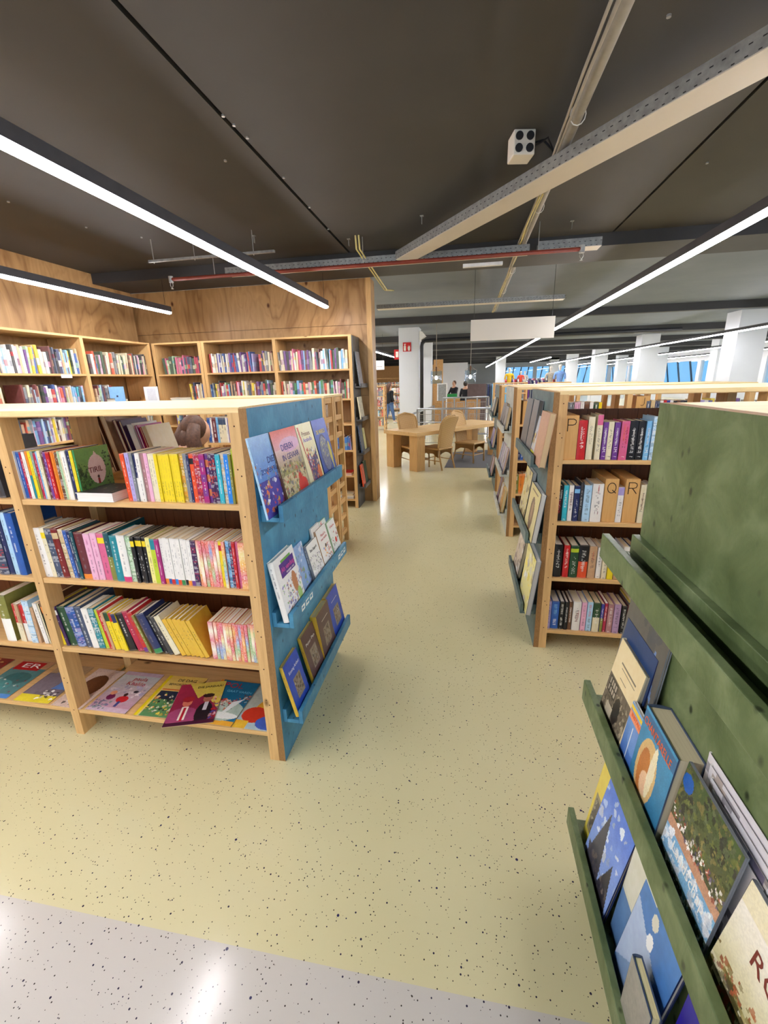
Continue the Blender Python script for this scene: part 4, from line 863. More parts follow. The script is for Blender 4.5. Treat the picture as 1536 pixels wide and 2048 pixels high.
prow([(1151, 1168, 'red', .208, 'plain', None, True, [('ELVIS PEETERS', .009, .14, 'ink_white', .07, .35)]), (1170, 1183, 'cream', .228, 'plain', None, True), (1187, 1198, 'cream', .236, 'top', 'rose', True), (1200, 1210, 'purple', .198, 'plain', None, False, [CPT('ink_white'), ('I.M.', .02, .052, 'ink_white', .03), q('ink_white')]),
      (1210, 1221, 'cream', .198, 'plain', None, True, [q('ink_black')]), (1222, 1233, 'purple', .198, 'plain', None, False, [CPT('ink_white'), ('I.M.', .02, .052, 'ink_white', .03), q('ink_white')]), (1235, 1251, 'rose', .204, 'plain', None, True, [('CONNIE PALMEN', .0125, .145, 'ink_orange', .085, .35), ('GEHEEL DE UWE', .012, .13, 'ink_red', .09, .7), q('ink_white')]),
      (1252, 1268, 'black', .203, 'plain', None, True, [CPT('ink_white'), ('UIT ZIJ', .02, .055, 'ink_white', .035), q('ink_white')]), (1269, 1283, 'black', .203, 'plain', None, True, [CPT('ink_white'), ('UIT ZIJ', .02, .055, 'ink_white', .035), q('ink_white')]),
      (1284, 1294, 'sky blue', .2, 'plain', None, True, [CPT('ink_white'), ('I.M.', .02, .05, 'ink_white', .03), q('ink_white')]), (1296, 1306, 'pale blue', .222, 'photo', 'white', True), (1307, 1322, 'white', .21, 'title', None, True), (1323, 1340, 'navy', .21, 'title', None, True)], 921, 1.162, 'top shelf')
ROW2 = prow([(1110, 1121, 'black', .205, 'plain', None, True, [('SUZANNE', .010, .155, 'ink_white', .05, .7), ('PROULX', .010, .15, 'ink_white', .04, .3), ('WINTERTUIN', .014, .085, 'ink_red', .08)]), (1122, 1132, 'turquoise', .205, 'title', 'white', True), (1133, 1142, 'white', .205, 'plain', None, True, [('TIJN BLUE', .016, .13, 'ink_brown', .08)]), (1143, 1154, 'navy', .207, 'label', 'sky blue', True), (1155, 1161, 'charcoal', .222, 'plain', None, True),
      (1162, 1177, 'pale blue', .209, 'title', 'sky blue', True), (1178, 1200, 'white', .217, 'plain', None, True, [('PHILIPP', .009, .195, 'ink_red', .03), ('WINKLER', .009, .18, 'ink_red', .035)]), (1229, 1241, 'white', .198, 'top', 'lavender', True), (1273, 1284, 'cream', .212, 'plain', 'brown', True, [('DE ONDERTEKENAARS', .008, .12, 'ink_brown', .09)]), (1285, 1300, 'white', .205, 'title', None, True)], 1045, .813, 'second shelf')
prow([(1098, 1104, 'black', .197, 'plain', None, True), (1104.5, 1120, 'black', .2, 'plain', None, True, [('DIVERSE STEMMEN', .008, .14, 'ink_white', .06)]), (1123, 1135, 'red', .197, 'plain', None, True, [('Croatia', .012, .16, 'ink_white', .035)]), (1136, 1152, 'dark green', .199, 'label', 'lime', True), (1153, 1172, 'black', .2, 'half', 'orange red', True, [('SECONDEN', .014, .07, 'ink_white', .06)]),
      (1173, 1188, 'tan', .198, 'plain', None, True, [('PASQUINI', .008, .14, 'ink_red', .05)]), (1190, 1200, 'white', .19, 'title', None, True), (1201, 1211, 'cream', .19, 'title', None, True), (1212, 1224, 'yellow', .188, 'plain', None, True), (1225, 1237, 'tan', .19, 'plain', None, True), (1240, 1252, 'white', .2, 'bands', 'sky blue', True), (1253, 1266, 'navy', .2, 'title', None, True)], 1158, .469, 'third shelf')
prow([(1089, 1098, 'lavender', .186, 'title', None, True), (1099, 1114, 'blue', .185, 'twotitle', 'sky blue', True), (1115, 1124, 'black', .186, 'twotitle', 'white', True), (1125, 1132, 'black', .184, 'plain', None, True, [('ENGELS HET JEUGD', .008, .1, 'ink_white', .1)]), (1133, 1140, 'brown', .184, 'plain', None, True, [('ENGELS HUIS EN ZO', .008, .1, 'ink_white', .1)]), (1141, 1157, 'white', .19, 'plain', None, True, [('KEVIN', .02, .09, 'ink_brown', .055), ('we moeten het', .007, .11, 'ink_red', .05, .7)]), (1158, 1168, 'pink', .19, 'twotitle', 'mauve', False), (1169, 1180, 'pale blue', .193, 'twotitle', 'rose', False),
      (1181, 1195, 'dark green', .19, 'half', 'cream', True), (1196, 1202, 'indigo', .185, 'half', 'olive', False), (1203, 1209, 'crimson', .19, 'title', None, False), (1210, 1221, 'mauve', .188, 'title', 'brown', True), (1222, 1235, 'lilac', .19, 'title', None, True), (1237, 1247, 'black', .183, 'title', None, True), (1248, 1262, 'maroon', .185, 'title', None, True)], 1268, .122, 'bottom shelf')
# the ladybird on the thick white spine
def divider(p0, p1, ypx, Y, z, h, letter, label, depth=.28, size=.062, zc=None):
    x0, x1 = at_y(p0, ypx, Y).x, at_y(p1, ypx, Y).x; w = x1-x0
    r = empty('divider_block', (x0, Y, z), 0, label, 'shelf divider', 'wooden letter dividers'); MB().box(0, w, 0, depth, 0.0004, h).build('block', 'block_wood', r, bevel=0.002)
    cu = bpy.data.curves.new('t', 'FONT'); cu.body = letter; cu.size = size*1.4; cu.align_x = 'CENTER'; cu.align_y = 'CENTER'
    # letter burnt as a chain of dots along simple strokes
    S = {'P': [[(0, 0), (0, 1)], [(0, 1), (.45, 1), (.62, .9), (.66, .75), (.6, .58), (.42, .5), (0, .5)]], 'Q': [[(.33+.34*math.cos(t), .5+.45*math.sin(t)) for t in [i*PI/9 for i in range(19)]], [(.4, .3), (.72, 0.02)]],
         'R': [[(0, 0), (0, 1)], [(0, 1), (.45, 1), (.62, .9), (.66, .75), (.6, .58), (.42, .5), (0, .5)], [(.3, .5), (.68, 0)]], 'J': [[(.5, 1), (.5, .25), (.4, .08), (.22, .02), (.05, .12)]], 'I': [[(.3, 0), (.3, 1)]]}[letter]
    m = MB()
    for st in S:
        for (a, b_), (c, d_) in zip(st, st[1:]):
            n = max(1, int(math.hypot(c-a, d_-b_)*size/0.0035))
            for i in range(n):
                u, v = a+(c-a)*i/n, b_+(d_-b_)*i/n; cx = w/2+(u-.33)*size; cz = (zc or h-.05)+(v-.5)*size; rr = 0.0026
                m.add([(cx+rr*math.cos(t), -0.0007, cz+rr*math.sin(t)) for t in [i*PI/4 for i in range(8)]], [tuple(range(8))])
    m.build('letter', 'burnt_black', r); bpy.data.curves.remove(cu); return r
divider(1124, 1150.5, 921, PY, 1.162, .235, 'P', 'wooden divider block burnt with the letter P on the top shelf')
divider(1201.5, 1228.5, 1045, PY, .813, .245, 'Q', 'wooden divider block burnt with the letter Q on the second shelf')
divider(1242, 1270, 1045, PY, .813, .245, 'R', 'wooden divider block burnt with the letter R beside the Q block')
divider(1037, 1057, 960, 4.50, 1.155, .22, 'I', 'wooden divider block with a straight burnt line behind the tall grey books', size=.05)
divider(1273, 1300, 800, 4.50, 1.155, .245, 'J', 'wooden divider block burnt with the letter J seen over the P bookcase', size=.07)
m = MB(); Xl = at_y(1189, 1045, PY).x
for cx, cz, rx, rz_, c in ((0, .055, .009, .017, (120, 20, 60)), (0, .074, .006, .006, (180, 50, 60)), (0, .045, .004, .01, (30, 20, 30))):
    m.add([(Xl+cx+rx*math.cos(t), PY-0.0072-0.0002*(rz_ < .015), .813+cz+rz_*math.sin(t)) for t in [i*PI/7 for i in range(14)]], [tuple(range(14))], 0, rgb(*c))
bk = ROW2[6][0]; bk.rotation_mode = 'XYZ'
for i in range(len(m.v)): m.v[i] = tuple(Vector(m.v[i]) - bk.location)
m.build('beetle_print', 'printed_cover', bk)

# ledge books on the petrol panel (covers face the aisle, seen from the end)
g = 'books on the petrol grey end panel'
fr_ = lambda c, seed: Art(30, 40, c, seed)
kw = dict(sgn=-1)
X1 = .384
shelf_face(X1, 1.138, 2.985, 3.235, 1.457, .028, fr_(R_(110, 108, 108), 41).grain(.1), [], 'grey', 'tall grey book standing furthest along the top petrol ledge', g, style='plain', page=R_(120, 118, 116), lean=math.radians(7), **kw)
shelf_face(X1, 1.138, 2.75, 2.955, 1.46, .026, fr_(R_(126, 122, 120), 42).grain(.1), [], 'grey', 'tall grey book beside the white and yellow one on the petrol ledge', g, style='plain', page=R_(110, 106, 104), lean=math.radians(8), **kw)
a = fr_(R_(206, 208, 214), 43).blobs(14, [R_(150, 80, 60), R_(220, 210, 70)], .3, .7, .1, .6, (.06, .12)).rect(0, 1, 0, .18, R_(214, 206, 60))
shelf_face(X1, 1.138, 2.62, 2.80, 1.375, .012, a, [], 'white', 'white and yellow book with a red figure between grey and tan books', g, lean=math.radians(11), style='plain', **kw)
a = fr_(R_(196, 152, 124), 44).rect(.15, .85, .1, .9, R_(200, 158, 130)).grain(.05)
shelf_face(X1, 1.138, 2.36, 2.60, 1.415, .030, a, [], 'tan', 'large pinkish tan book hanging over the near end of petrol ledge', g, lean=math.radians(12), style='plain', page=R_(206, 180, 140), **kw)
a = fr_(R_(214, 200, 150), 45).blobs(30, [R_(190, 170, 60), R_(230, 226, 210), R_(110, 80, 60)], r=(.05, .12))
shelf_face(X1, .692, 2.80, 3.07, 1.02, .026, a, [], 'charcoal', 'yellow flowered book on the middle petrol ledge, further one', g, lean=math.radians(13), style='plain', page=R_(200, 200, 196), **kw)
a = fr_(R_(224, 210, 150), 46).ell(.5, .45, .2, .35, R_(120, 94, 70)).ell(.5, .5, .08, .2, R_(170, 140, 110)).rect(.2, .8, .88, .92, R_(140, 110, 80))
shelf_face(X1, .692, 2.43, 2.77, .975, .03, a, [], 'charcoal', 'cream book with a brown oval on the middle petrol ledge', g, lean=math.radians(14), style='plain', page=R_(206, 206, 200), **kw)
a = fr_(R_(196, 180, 160), 47).blobs(30, [R_(120, 96, 80), R_(214, 200, 190), R_(240, 236, 230)], r=(.05, .12))
shelf_face(X1, .235, 2.93, 3.20, .5, .024, a, [], 'charcoal', 'brown and cream patterned book on the bottom petrol ledge', g, lean=math.radians(11), style='plain', **kw)
a = fr_(R_(236, 226, 150), 48).blobs(34, [R_(236, 214, 50), R_(250, 246, 230), R_(180, 160, 110), R_(206, 200, 200)], r=(.05, .12))
shelf_face(X1, .235, 2.43, 2.76, .585, .028, a, [], 'grey', 'bright yellow and white book at the near end of bottom petrol ledge', g, lean=math.radians(13), style='plain', page=R_(190, 190, 186), **kw)

# pale grey and far panels: books on ledges
def ledge_set(Yp, zs, specs, g, who):
    for (k, y0, y1, hh, th, colr, cn) in specs:
        SEED[0] += 1; rr = random.Random(SEED[0])
        a = Art(12, 16, R_(*colr), SEED[0]).blobs(8, [tuple(min(1, x*1.4) for x in R_(*colr)), tuple(x*.5 for x in R_(*colr))], r=(.08, .2))
        shelf_face(.384, zs[k]+.02, Yp+y0, Yp+y1, zs[k]+.02+hh, th, a, [], cn, None, g, lean=math.radians(12), style='plain', **kw)['label'] = who % (cn, ('upper', 'middle', 'lower')[k])
W_ = 'book with %s spine on the %s ledge of the pale grey panel'
ledge_set(4.484, (1.07, .632, .22), [(0, .62, .82, .23, .018, (120, 112, 108), 'charcoal'), (0, .36, .58, .24, .02, (110, 104, 100), 'brown'), (0, .08, .3, .22, .03, (150, 146, 140), 'grey'), (1, .06, .2, .25, .018, (190, 180, 190), 'lilac'), (1, .24, .38, .25, .018, (196, 190, 196), 'white'),
    (1, .42, .56, .25, .018, (180, 176, 190), 'lavender'), (1, .6, .74, .24, .018, (160, 170, 190), 'slate'), (2, .5, .68, .27, .016, (110, 80, 100), 'maroon'), (2, .28, .44, .24, .018, (200, 190, 190), 'cream'), (2, .05, .22, .24, .03, (190, 140, 80), 'mustard')], 'books on the pale grey end panel', W_)
W2 = 'book with %s spine on the %s ledge of the furthest end panel'
ledge_set(6.42, (1.06, .61, .2), [(0, .05, .3, .24, .024, (40, 44, 44), 'black'), (0, .35, .55, .24, .02, (230, 230, 220), 'white'), (0, .58, .78, .2, .02, (90, 100, 96), 'sage'), (1, .05, .3, .26, .03, (150, 140, 190), 'lavender'), (1, .4, .6, .24, .02, (120, 120, 140), 'slate'), (2, .05, .25, .26, .02, (190, 170, 180), 'lilac'), (2, .3, .5, .27, .02, (130, 120, 116), 'brown')], 'books on the furthest end panel', W2)
row([(1058, 1062, 1, 'white', .235, 'plain'), (1062, 1067, 1, 'navy', .18, 'title')], 960, 4.50, 'the straight line divider', 'its shelf', 'books in the pale grey panel bookcase', z=1.155, nz=10, nx=3)
row([(1030.5, 1042, 2, 'navy/blue', .16, 'title')], 860+120, 4.50, 'the pale grey panel', 'second shelf', 'books in the pale grey panel bookcase', z=.80, nz=10, nx=3)
row([(1028, 1036, 1, 'olive', .20, 'title', None, 0, True), (1036, 1052, 2, 'orange', .205, 'title', None, 0, True)], 986, 4.50, 'the pale grey panel', 'third shelf', 'books in the pale grey panel bookcase', z=.46, nz=10, nx=3, from_right=False)
row([(1139, 1149, 2, 'grey/charcoal', .2, 'title'), (1149, 1160, 2, 'pink', .2, 'twotitle'), (1161, 1168, 1, 'white', .205, 'title'), (1169, 1178, 1, 'brown', .2, 'photo'), (1179, 1186, 1, 'white', .2, 'plain'), (1187, 1197, 1, 'dark green', .195, 'title', None, 0, True), (1197, 1203, 1, 'yellow', .195, 'plain')], 818, 4.50, 'the yellow spine seen over', 'P bookcase', 'books seen over the P bookcase', z=1.155, nz=10, nx=3)
row([(1292, 1300, 1, 'slate', .2, 'title'), (1301, 1309, 1, 'sand', .205, 'plain'), (1310, 1318, 2, 'navy/slate', .2, 'title'), (1319, 1345, 4, 'white/red/indigo/white', .205, 'plain'), (1346, 1380, 5, 'black/brown/charcoal', .2, 'plain'), (1400, 1430, 4, 'lavender/white/indigo', .2, 'title'), (1431, 1440, 1, 'lilac', .2, 'plain'), (1500, 1534, 4, 'white/navy/cream', .19, 'plain')], 815, 4.50, 'the J divider over', 'green panel', 'books seen over the green panel', z=1.155, nz=8, nx=3, from_right=False)

# green panel ledges
g = 'books on the moss green end panel'
X2 = .384
a = Art(40, 56, R_(96, 94, 88), 51).blobs(6, [R_(80, 84, 90), R_(110, 106, 98)], r=(.1, .25)).tri([(.7, .72), (.95, .5), (.8, .9)], R_(110, 140, 190))
shelf_face(.413, .706, .905, 1.135, 1.035, .008, a, [], 'grey', 'tall grey cover standing furthest along the middle green ledge', g, lean=math.radians(5), style='plain', **kw)
shelf_face(.402, .706, .93, 1.12, .985, .012, Art(8, 10, R_(40, 66, 110), 5), [], 'navy', 'navy book between the tall grey cover and the cream photo book', g, lean=math.radians(7), style='plain', **kw)
a = Art(48, 64, R_(232, 214, 168), 52).rect(0, .95, .07, .56, R_(110, 100, 84)).blobs(50, [R_(70, 60, 50), R_(150, 140, 116), R_(90, 80, 66), R_(180, 168, 140)], .02, .93, .1, .52, (.03, .08)).rect(.06, .4, .34, .54, R_(60, 54, 48))
for i in range(4): a.rect(.08+i*.08, .13+i*.08, .36, .43, R_(170, 160, 140)).rect(.08+i*.08, .13+i*.08, .45, .52, R_(170, 160, 140))
a.ell(.55, .3, .12, .16, R_(50, 44, 40)).rect(.2, .45, .12, .26, R_(190, 180, 156)).rect(.25, .85, .78, .80, R_(120, 110, 90)).rect(.3, .85, .74, .755, R_(120, 110, 90)).rect(.35, .6, .64, .65, R_(120, 110, 90))
shelf_face(X2, .706, .935, 1.095, .935, .03, a, [], 'cream', 'cream book with a brown photograph of a man at a desk, green ledge', g, lean=math.radians(9), style='plain', page=R_(196, 186, 160), **kw)
a = Art(40, 56, R_(60, 100, 180), 53).grad(R_(40, 80, 170), R_(120, 170, 220)).ell(.5, .55, .3, .2, R_(110, 150, 210)).rect(.3, .34, .1, .7, R_(226, 232, 238)).rect(0, 1, .9, .97, R_(240, 206, 60)).rect(0, 1, .76, .88, R_(236, 150, 110)).grain(.05)
shelf_face(X2, .706, .832, .935, .872, .008, a, [('INSTALLATIES', .014, .055, .14, 'ink_orange', .085)], 'white', 'small blue book with a yellow strip and orange title on green ledge', g, lean=math.radians(6), style='plain', page=R_(226, 226, 230), **kw)
a = Art(44, 60, R_(60, 130, 170), 54).grad(R_(50, 110, 150), R_(70, 150, 190)).ell(.4, .42, .3, .36, R_(214, 180, 120)).ell(.34, .4, .16, .26, R_(190, 120, 60)).ell(.44, .3, .13, .13, R_(230, 190, 150)).ell(.55, .5, .08, .3, R_(236, 226, 190)).rect(.2, .6, 0, .14, R_(236, 232, 220)).rect(0, 1, .82, .97, R_(60, 110, 150)).grain(.08)
shelf_face(X2, .706, .722, .868, .915, .048, a, [('CHANTARELLE', .026, .07, .18, 'ink_orange', .125)], 'slate', 'very thick book with an auburn haired head and orange title, green ledge', g, lean=math.radians(7), style='plain', page=R_(214, 202, 170), **kw)
g2 = 'magazines behind the landscape book'
for k in range(5):
    x = .4445-.0040*k
    a = Art(20, 26, R_(220, 218, 220), 60+k).blobs(20, [R_(120, 116, 120), R_(170, 160, 150), R_(50, 44, 100)], r=(.05, .15))
    shelf_face(x, .706, .49+.008*k, .72-.016*k, .948-.012*k, .0030, a, [], 'white', '%s white edged magazine counting outward from the green panel, behind the landscape painting book' % NTH[k], g2, lean=math.radians(.5), style='plain', page=R_(230, 228, 230), **kw)
a = Art(54, 60, R_(100, 110, 60), 55).grad(R_(110, 96, 70), R_(70, 90, 50)).blobs(120, [R_(60, 70, 40), R_(110, 120, 60), R_(130, 120, 70), R_(50, 50, 44), R_(90, 100, 70)], 0, 1, .45, 1, (.02, .07)).rect(0, 1, .36, .46, R_(196, 150, 120)).blobs(40, [R_(230, 226, 220), R_(90, 80, 110), R_(170, 90, 70), R_(240, 236, 230)], 0, 1, .44, .58, (.015, .04)).rect(0, 1, 0, .36, R_(130, 180, 214)).blobs(26, [R_(220, 232, 240), R_(236, 240, 244)], 0, 1, .05, .34, (.03, .1)).blobs(40, [R_(30, 50, 50), R_(40, 60, 44)], 0, 1, 0, .1, (.03, .07)).ell(.1, .85, .1, .08, R_(30, 90, 170)).grain(.12)
shelf_face(.392, .706, .545, .715, .925, .006, a, [('Landschap', .03, .09, .06, 'ink_white', .11)], 'grey', 'landscape painting book with white riders, leaning on the magazines', g, lean=math.radians(6), style='plain', **kw)
a = Art(54, 50, R_(232, 224, 190), 56).grad(R_(206, 200, 150), R_(240, 236, 222), .2, .8).blobs(90, [R_(120, 110, 60), R_(96, 90, 50), R_(150, 140, 80), R_(90, 80, 60), R_(170, 90, 60)], 0, 1, 0, .24, (.03, .07)).blobs(20, [R_(140, 120, 60), R_(176, 100, 60)], 0, 1, .2, .34, (.02, .05)).grain(.06)
shelf_face(.392, .706, .30, .535, .90, .006, a, [('ROMA', .04, .11, .12, 'ink_brown', .12)], 'grey', 'cream landscape cover at the near end of the middle green ledge', g, lean=math.radians(9), style='plain', **kw)
a = Art(40, 56, R_(232, 214, 80), 57).rect(0, 1, .4, 1, R_(226, 206, 90)).rect(.1, .7, .1, .55, R_(150, 140, 110)).rect(.15, .65, .15, .5, R_(90, 86, 80)).blobs(20, [R_(60, 60, 56), R_(190, 184, 160)], .12, .66, .12, .5, (.03, .06))
shelf_face(.404, .222, 1.0, 1.135, .53, .006, a, [], 'yellow', 'yellow booklet with a window photo, far end of bottom green ledge', g, lean=math.radians(7), style='plain', **kw)
a = Art(44, 60, R_(110, 150, 226), 58).grad(R_(150, 180, 236), R_(80, 120, 214)).blobs(14, [R_(220, 230, 246), R_(190, 210, 240)], 0, 1, .2, .9, (.05, .12)).tri([(.05, .0), (.35, .78), (.62, 0)], R_(70, 70, 80)).tri([(.5, 0), (.78, .5), (1, 0)], R_(60, 58, 66)).blobs(30, [R_(90, 86, 90), R_(44, 44, 54), R_(120, 110, 100)], .05, .9, 0, .25, (.03, .08)).grain(.06)
shelf_face(X2, .222, .872, 1.06, .525, .009, a, [], 'navy', 'blue book with dark rock towers against the sky, bottom green ledge', g, lean=math.radians(9), style='plain', **kw)
a = Art(20, 26, R_(206, 208, 190), 59).rect(0, 1, .55, 1, R_(214, 214, 196)).rect(0, 1, 0, .5, R_(90, 130, 180))
shelf_face(.405, .222, .74, .87, .53, .01, a, [], 'cream', 'pale book half hidden between two blue ones, bottom green ledge', g, lean=math.radians(5), style='plain', **kw)
a = Art(44, 60, R_(70, 120, 180), 61).grad(R_(50, 100, 170), R_(80, 130, 190)).tri([(.0, .1), (.0, .75), (.75, .55)], R_(170, 190, 220)).tri([(0, .1), (.75, .55), (.5, .0)], R_(120, 150, 190)).ell(.42, .82, .075, .06, R_(216, 214, 196)).ell(.46, .66, .075, .06, R_(240, 242, 240))
shelf_face(X2+.006, .222, .628, .80, .535, .012, a, [], 'navy', 'blue hardback with two pale dots, bottom green ledge', g, lean=math.radians(8), style='plain', page=R_(226, 220, 200), hard=True, **kw)
b = shelf_face(.372, .222, .60, .70, .42, .02, Art(20, 26, R_(150, 148, 138), 62).grain(.08), [], 'slate', 'small grey covered paperback standing in front of the dotted blue hardback', g, lean=math.radians(2), style='plain', page=R_(230, 216, 160), **kw)
shelf_face(.405, .222, .45, .60, .52, .02, Art(8, 8, R_(40, 30, 140), 63), [], 'indigo', 'deep indigo book at the near end of the bottom green ledge', g, lean=math.radians(8), style='plain', **kw)
shelf_face(.376, .222, .44, .545, .42, .01, Art(8, 8, R_(110, 112, 116), 64), [], 'grey', 'grey book in front of the deep indigo one, bottom green ledge', g, lean=math.radians(5), style='plain', page=R_(236, 234, 226), **kw)

# ================================================================== rear side of the blue ended bookcase, top shelf (backs seen through)
RG = 'books on the far side of the blue ended bookcase'
def rear(x, w, h, d, colr, cn, label, lean=14, y=2.19, pg=None):
    b = make_book(w, d, h, colr, 'plain', None, True, seed=int(x*-997), nz=8, nx=3, page=pg)
    a = Matrix.Translation((x, y, ZS[0]+.001)) @ Matrix.Rotation(math.radians(-lean), 4, 'Y') @ Matrix.Translation((w, 0, 0)) @ Matrix.Rotation(PI, 4, 'Z')
    b.matrix_world = a; tag(b, label, 'book', RG)
for (px, w, h, cn, lab, ln) in ((203, .02, .24, 'black', 'black book behind the green picture book, seen through the top shelf', 0), (212, .018, .22, 'dark green', 'dark green book seen through the top shelf', 0), (222, .016, .23, 'brown', 'brown book seen through the top shelf beside the dark green one', 2),
        (262, .014, .30, 'brown', 'large brown book slanting behind the yellow spines', 12), (272, .03, .30, 'tan', 'tall tan book slanting on the far side of the top shelf', 12), (296, .02, .275, 'maroon', 'maroon book slanting on the far side of the top shelf', 14), (306, .016, .27, 'dark purple', 'dark purple book slanting beside the maroon one', 14),
        (318, .03, .25, 'white', 'large white book slanting on the far side of the top shelf', 13), (332, .014, .245, 'magenta', 'thin magenta edged book slanting beside the white one', 13), (339, .012, .235, 'red', 'thin red book slanting on the far side of the top shelf', 13), (345, .026, .24, 'cream', 'cream book with a printed back slanting at the end of its row', 14)):
    rear(at_y(px+14, 905, 2.19).x, w, h, .19, cn, cn, lab, ln)

# ================================================================== ladder ended bookcase contents
BG = 'books in the ladder ended bookcase'
row([(418, 424, 1, 'blue', .225, 'title'), (424, 428, 1, 'white', .22, 'photo'), (428, 436, 1, 'maroon', .225, 'title'), (436, 440, 1, 'sky blue', .225, 'plain'), (440, 455, 3, 'cream', .225, 'top', 'slate'), (455, 463, 2, 'white/indigo', .22, 'title'), (463, 468, 1, 'lavender', .22, 'plain'), (468, 475, 1, 'orange red', .225, 'title'), (476, 486, 2, 'navy/white', .22, 'title')], 878, 3.67, 'the first rung frame', 'its upper shelf', BG, z=1.095, nz=14, nx=3, from_right=False)
row([(420, 432, 2, 'sage/white', .1, 'plain'), (455, 470, 2, 'yellow/cream', .19, 'plain')], 960, 3.67, 'the first rung frame', 'middle shelf', BG, z=.765, nz=8, nx=3, from_right=False)
def side_book(x, y, z, w, h, th, art_c, cn, lab):   # its cover shows between the rungs
    a = Art(16, 20, R_(*art_c), int(y*1000)).blobs(8, [tuple(min(1, v*1.3) for v in R_(*art_c)), tuple(v*.6 for v in R_(*art_c))], r=(.08, .2))
    b = cover_book(th, w, h, a, cn, True, seed=int(z*100)); place(b, (x-th, y, z+.001), 0, math.radians(2), 0, lab, BG)
side_book(-1.24, 3.985, 1.095, .19, .30, .02, (226, 230, 236), 'white', 'white book with blue foot showing between the upper ladder rungs')
side_book(-1.24, 3.985, .765, .19, .27, .02, (60, 140, 60), 'green', 'green book showing between the ladder rungs')
side_book(-1.24, 4.02, .435, .16, .28, .02, (226, 216, 180), 'cream', 'cream book showing between the lower ladder rungs')
side_book(-1.24, 4.02, .12, .17, .24, .02, (220, 206, 170), 'cream', 'cream covered book near the bottom ladder rung')
side_book(-1.24, 3.67, 1.095, .19, .28, .02, (120, 40, 40), 'dark red', 'dark red book between the rungs beside the blue panel')
side_book(-1.24, 3.69, .435, .16, .26, .02, (196, 150, 110), 'tan', 'tan book between the rungs beside the blue panel')
side_book(-1.24, 3.69, .12, .18, .2, .03, (226, 220, 206), 'white', 'white book near the floor between the rungs beside the blue panel')

# ================================================================== books on the tall wall bookcases
WC = 'white cream blue sky blue navy red orange red dark red pink lilac purple grey slate tan sand yellow green dark green pale green black charcoal maroon turquoise'.split()
WC = ['white', 'cream', 'blue', 'sky blue', 'navy', 'red', 'orange red', 'dark red', 'pink', 'lilac', 'purple', 'grey', 'slate', 'tan', 'white', 'cream', 'sand', 'yellow', 'dark green', 'pale green', 'black', 'charcoal', 'maroon', 'turquoise', 'white', 'pale blue']
def mass_books(mb, x0, x1, y, z, seed, hr=(.17, .25), T=lambda p: p, fill=1.0, wr=(.014, .032), cols=None):
    rr = random.Random(seed); x = x0
    while x < x1-.012:
        w = min(rr.uniform(*wr), x1-x)
        if rr.random() < fill:
            h = rr.uniform(*hr); d = rr.uniform(.14, .2); c = lerp(C3(rr.choice(cols or WC)), (.42, .40, .38), .18); yy = y+rr.uniform(0, .02); lean = rr.choice((0, 0, 0, .04, .08, -.0))
            def bx(a, b, e, f, g_, h_, col):
                vs = [Vector((p, q_, s)) for s in (g_, h_) for q_ in (e, f) for p in (a, b)]
                M = Matrix.Translation((x, 0, z)) @ Matrix.Rotation(-lean, 4, 'Y'); vs = [T(M @ v) for v in vs]
                mb.add(vs, [(0, 2, 3, 1), (4, 5, 7, 6), (0, 1, 5, 4), (2, 6, 7, 3), (0, 4, 6, 2), (1, 3, 7, 5)], 0, col)
            k = rr.randint(0, 3); c2 = C3(rr.choice(WC)); z1, z2 = (.3*h, .55*h) if k < 2 else (.6*h, .75*h)
            if k == 3: bx(0, w-.001, yy, yy+d, 0, h, c)
            else: bx(0, w-.001, yy, yy+d, 0, z1, c); bx(0, w-.001, yy, yy+d, z1, z2, lerp(c, c2, .6)); bx(0, w-.001, yy, yy+d, z2, h, c)
            bx(.0015, w-.0025, yy+.004, yy+d, h, h+.001, PAGE[rr.randint(0, 3)])
        x += w
TL = lambda p: Vector((-3.995-p.y, 5.36-p.x, p.z))
mb = MB()
mass_books(mb, -3.22, -2.63, 5.42, WZ[0], 1, (.2, .24), cols=['white', 'lavender', 'blue', 'cream', 'purple', 'indigo', 'white', 'red'])
mass_books(mb, -2.56, -2.36, 5.42, WZ[0], 2, (.2, .25))
mass_books(mb, -2.29, -1.41, 5.42, WZ[0], 3, (.2, .25), cols=['white', 'cream', 'red', 'slate', 'maroon', 'sky blue', 'purple', 'black', 'white', 'cream', 'grey', 'dark green', 'rose'])
mass_books(mb, -3.25, -2.36, 5.42, WZ[1], 4, (.18, .25))
mass_books(mb, -2.29, -1.41, 5.42, WZ[1], 5, (.18, .23), cols=['white', 'cream', 'pink', 'black', 'dark red', 'sky blue', 'cream', 'charcoal', 'green', 'white', 'orange red'])
mass_books(mb, -3.88, -3.36, 5.42, WZ[0], 6, (.17, .23), cols=['dark green', 'pale green', 'crimson', 'mauve', 'navy', 'navy', 'rose', 'slate'])
mass_books(mb, -3.54, -3.36, 5.42, WZ[1], 7, (.19, .24))
mass_books(mb, -3.15, -2.38, 5.42, WZ[2], 8, (.18, .25)); mass_books(mb, -1.6, -1.41, 5.42, WZ[3], 9, (.15, .18), cols=['bright blue', 'blue', 'lavender', 'purple'])
mass_books(mb, -3.9, -3.4, 5.42, WZ[2], 19, (.18, .25), fill=.5); mass_books(mb, -2.25, -1.8, 5.42, WZ[2], 20, (.18, .25), fill=.7)
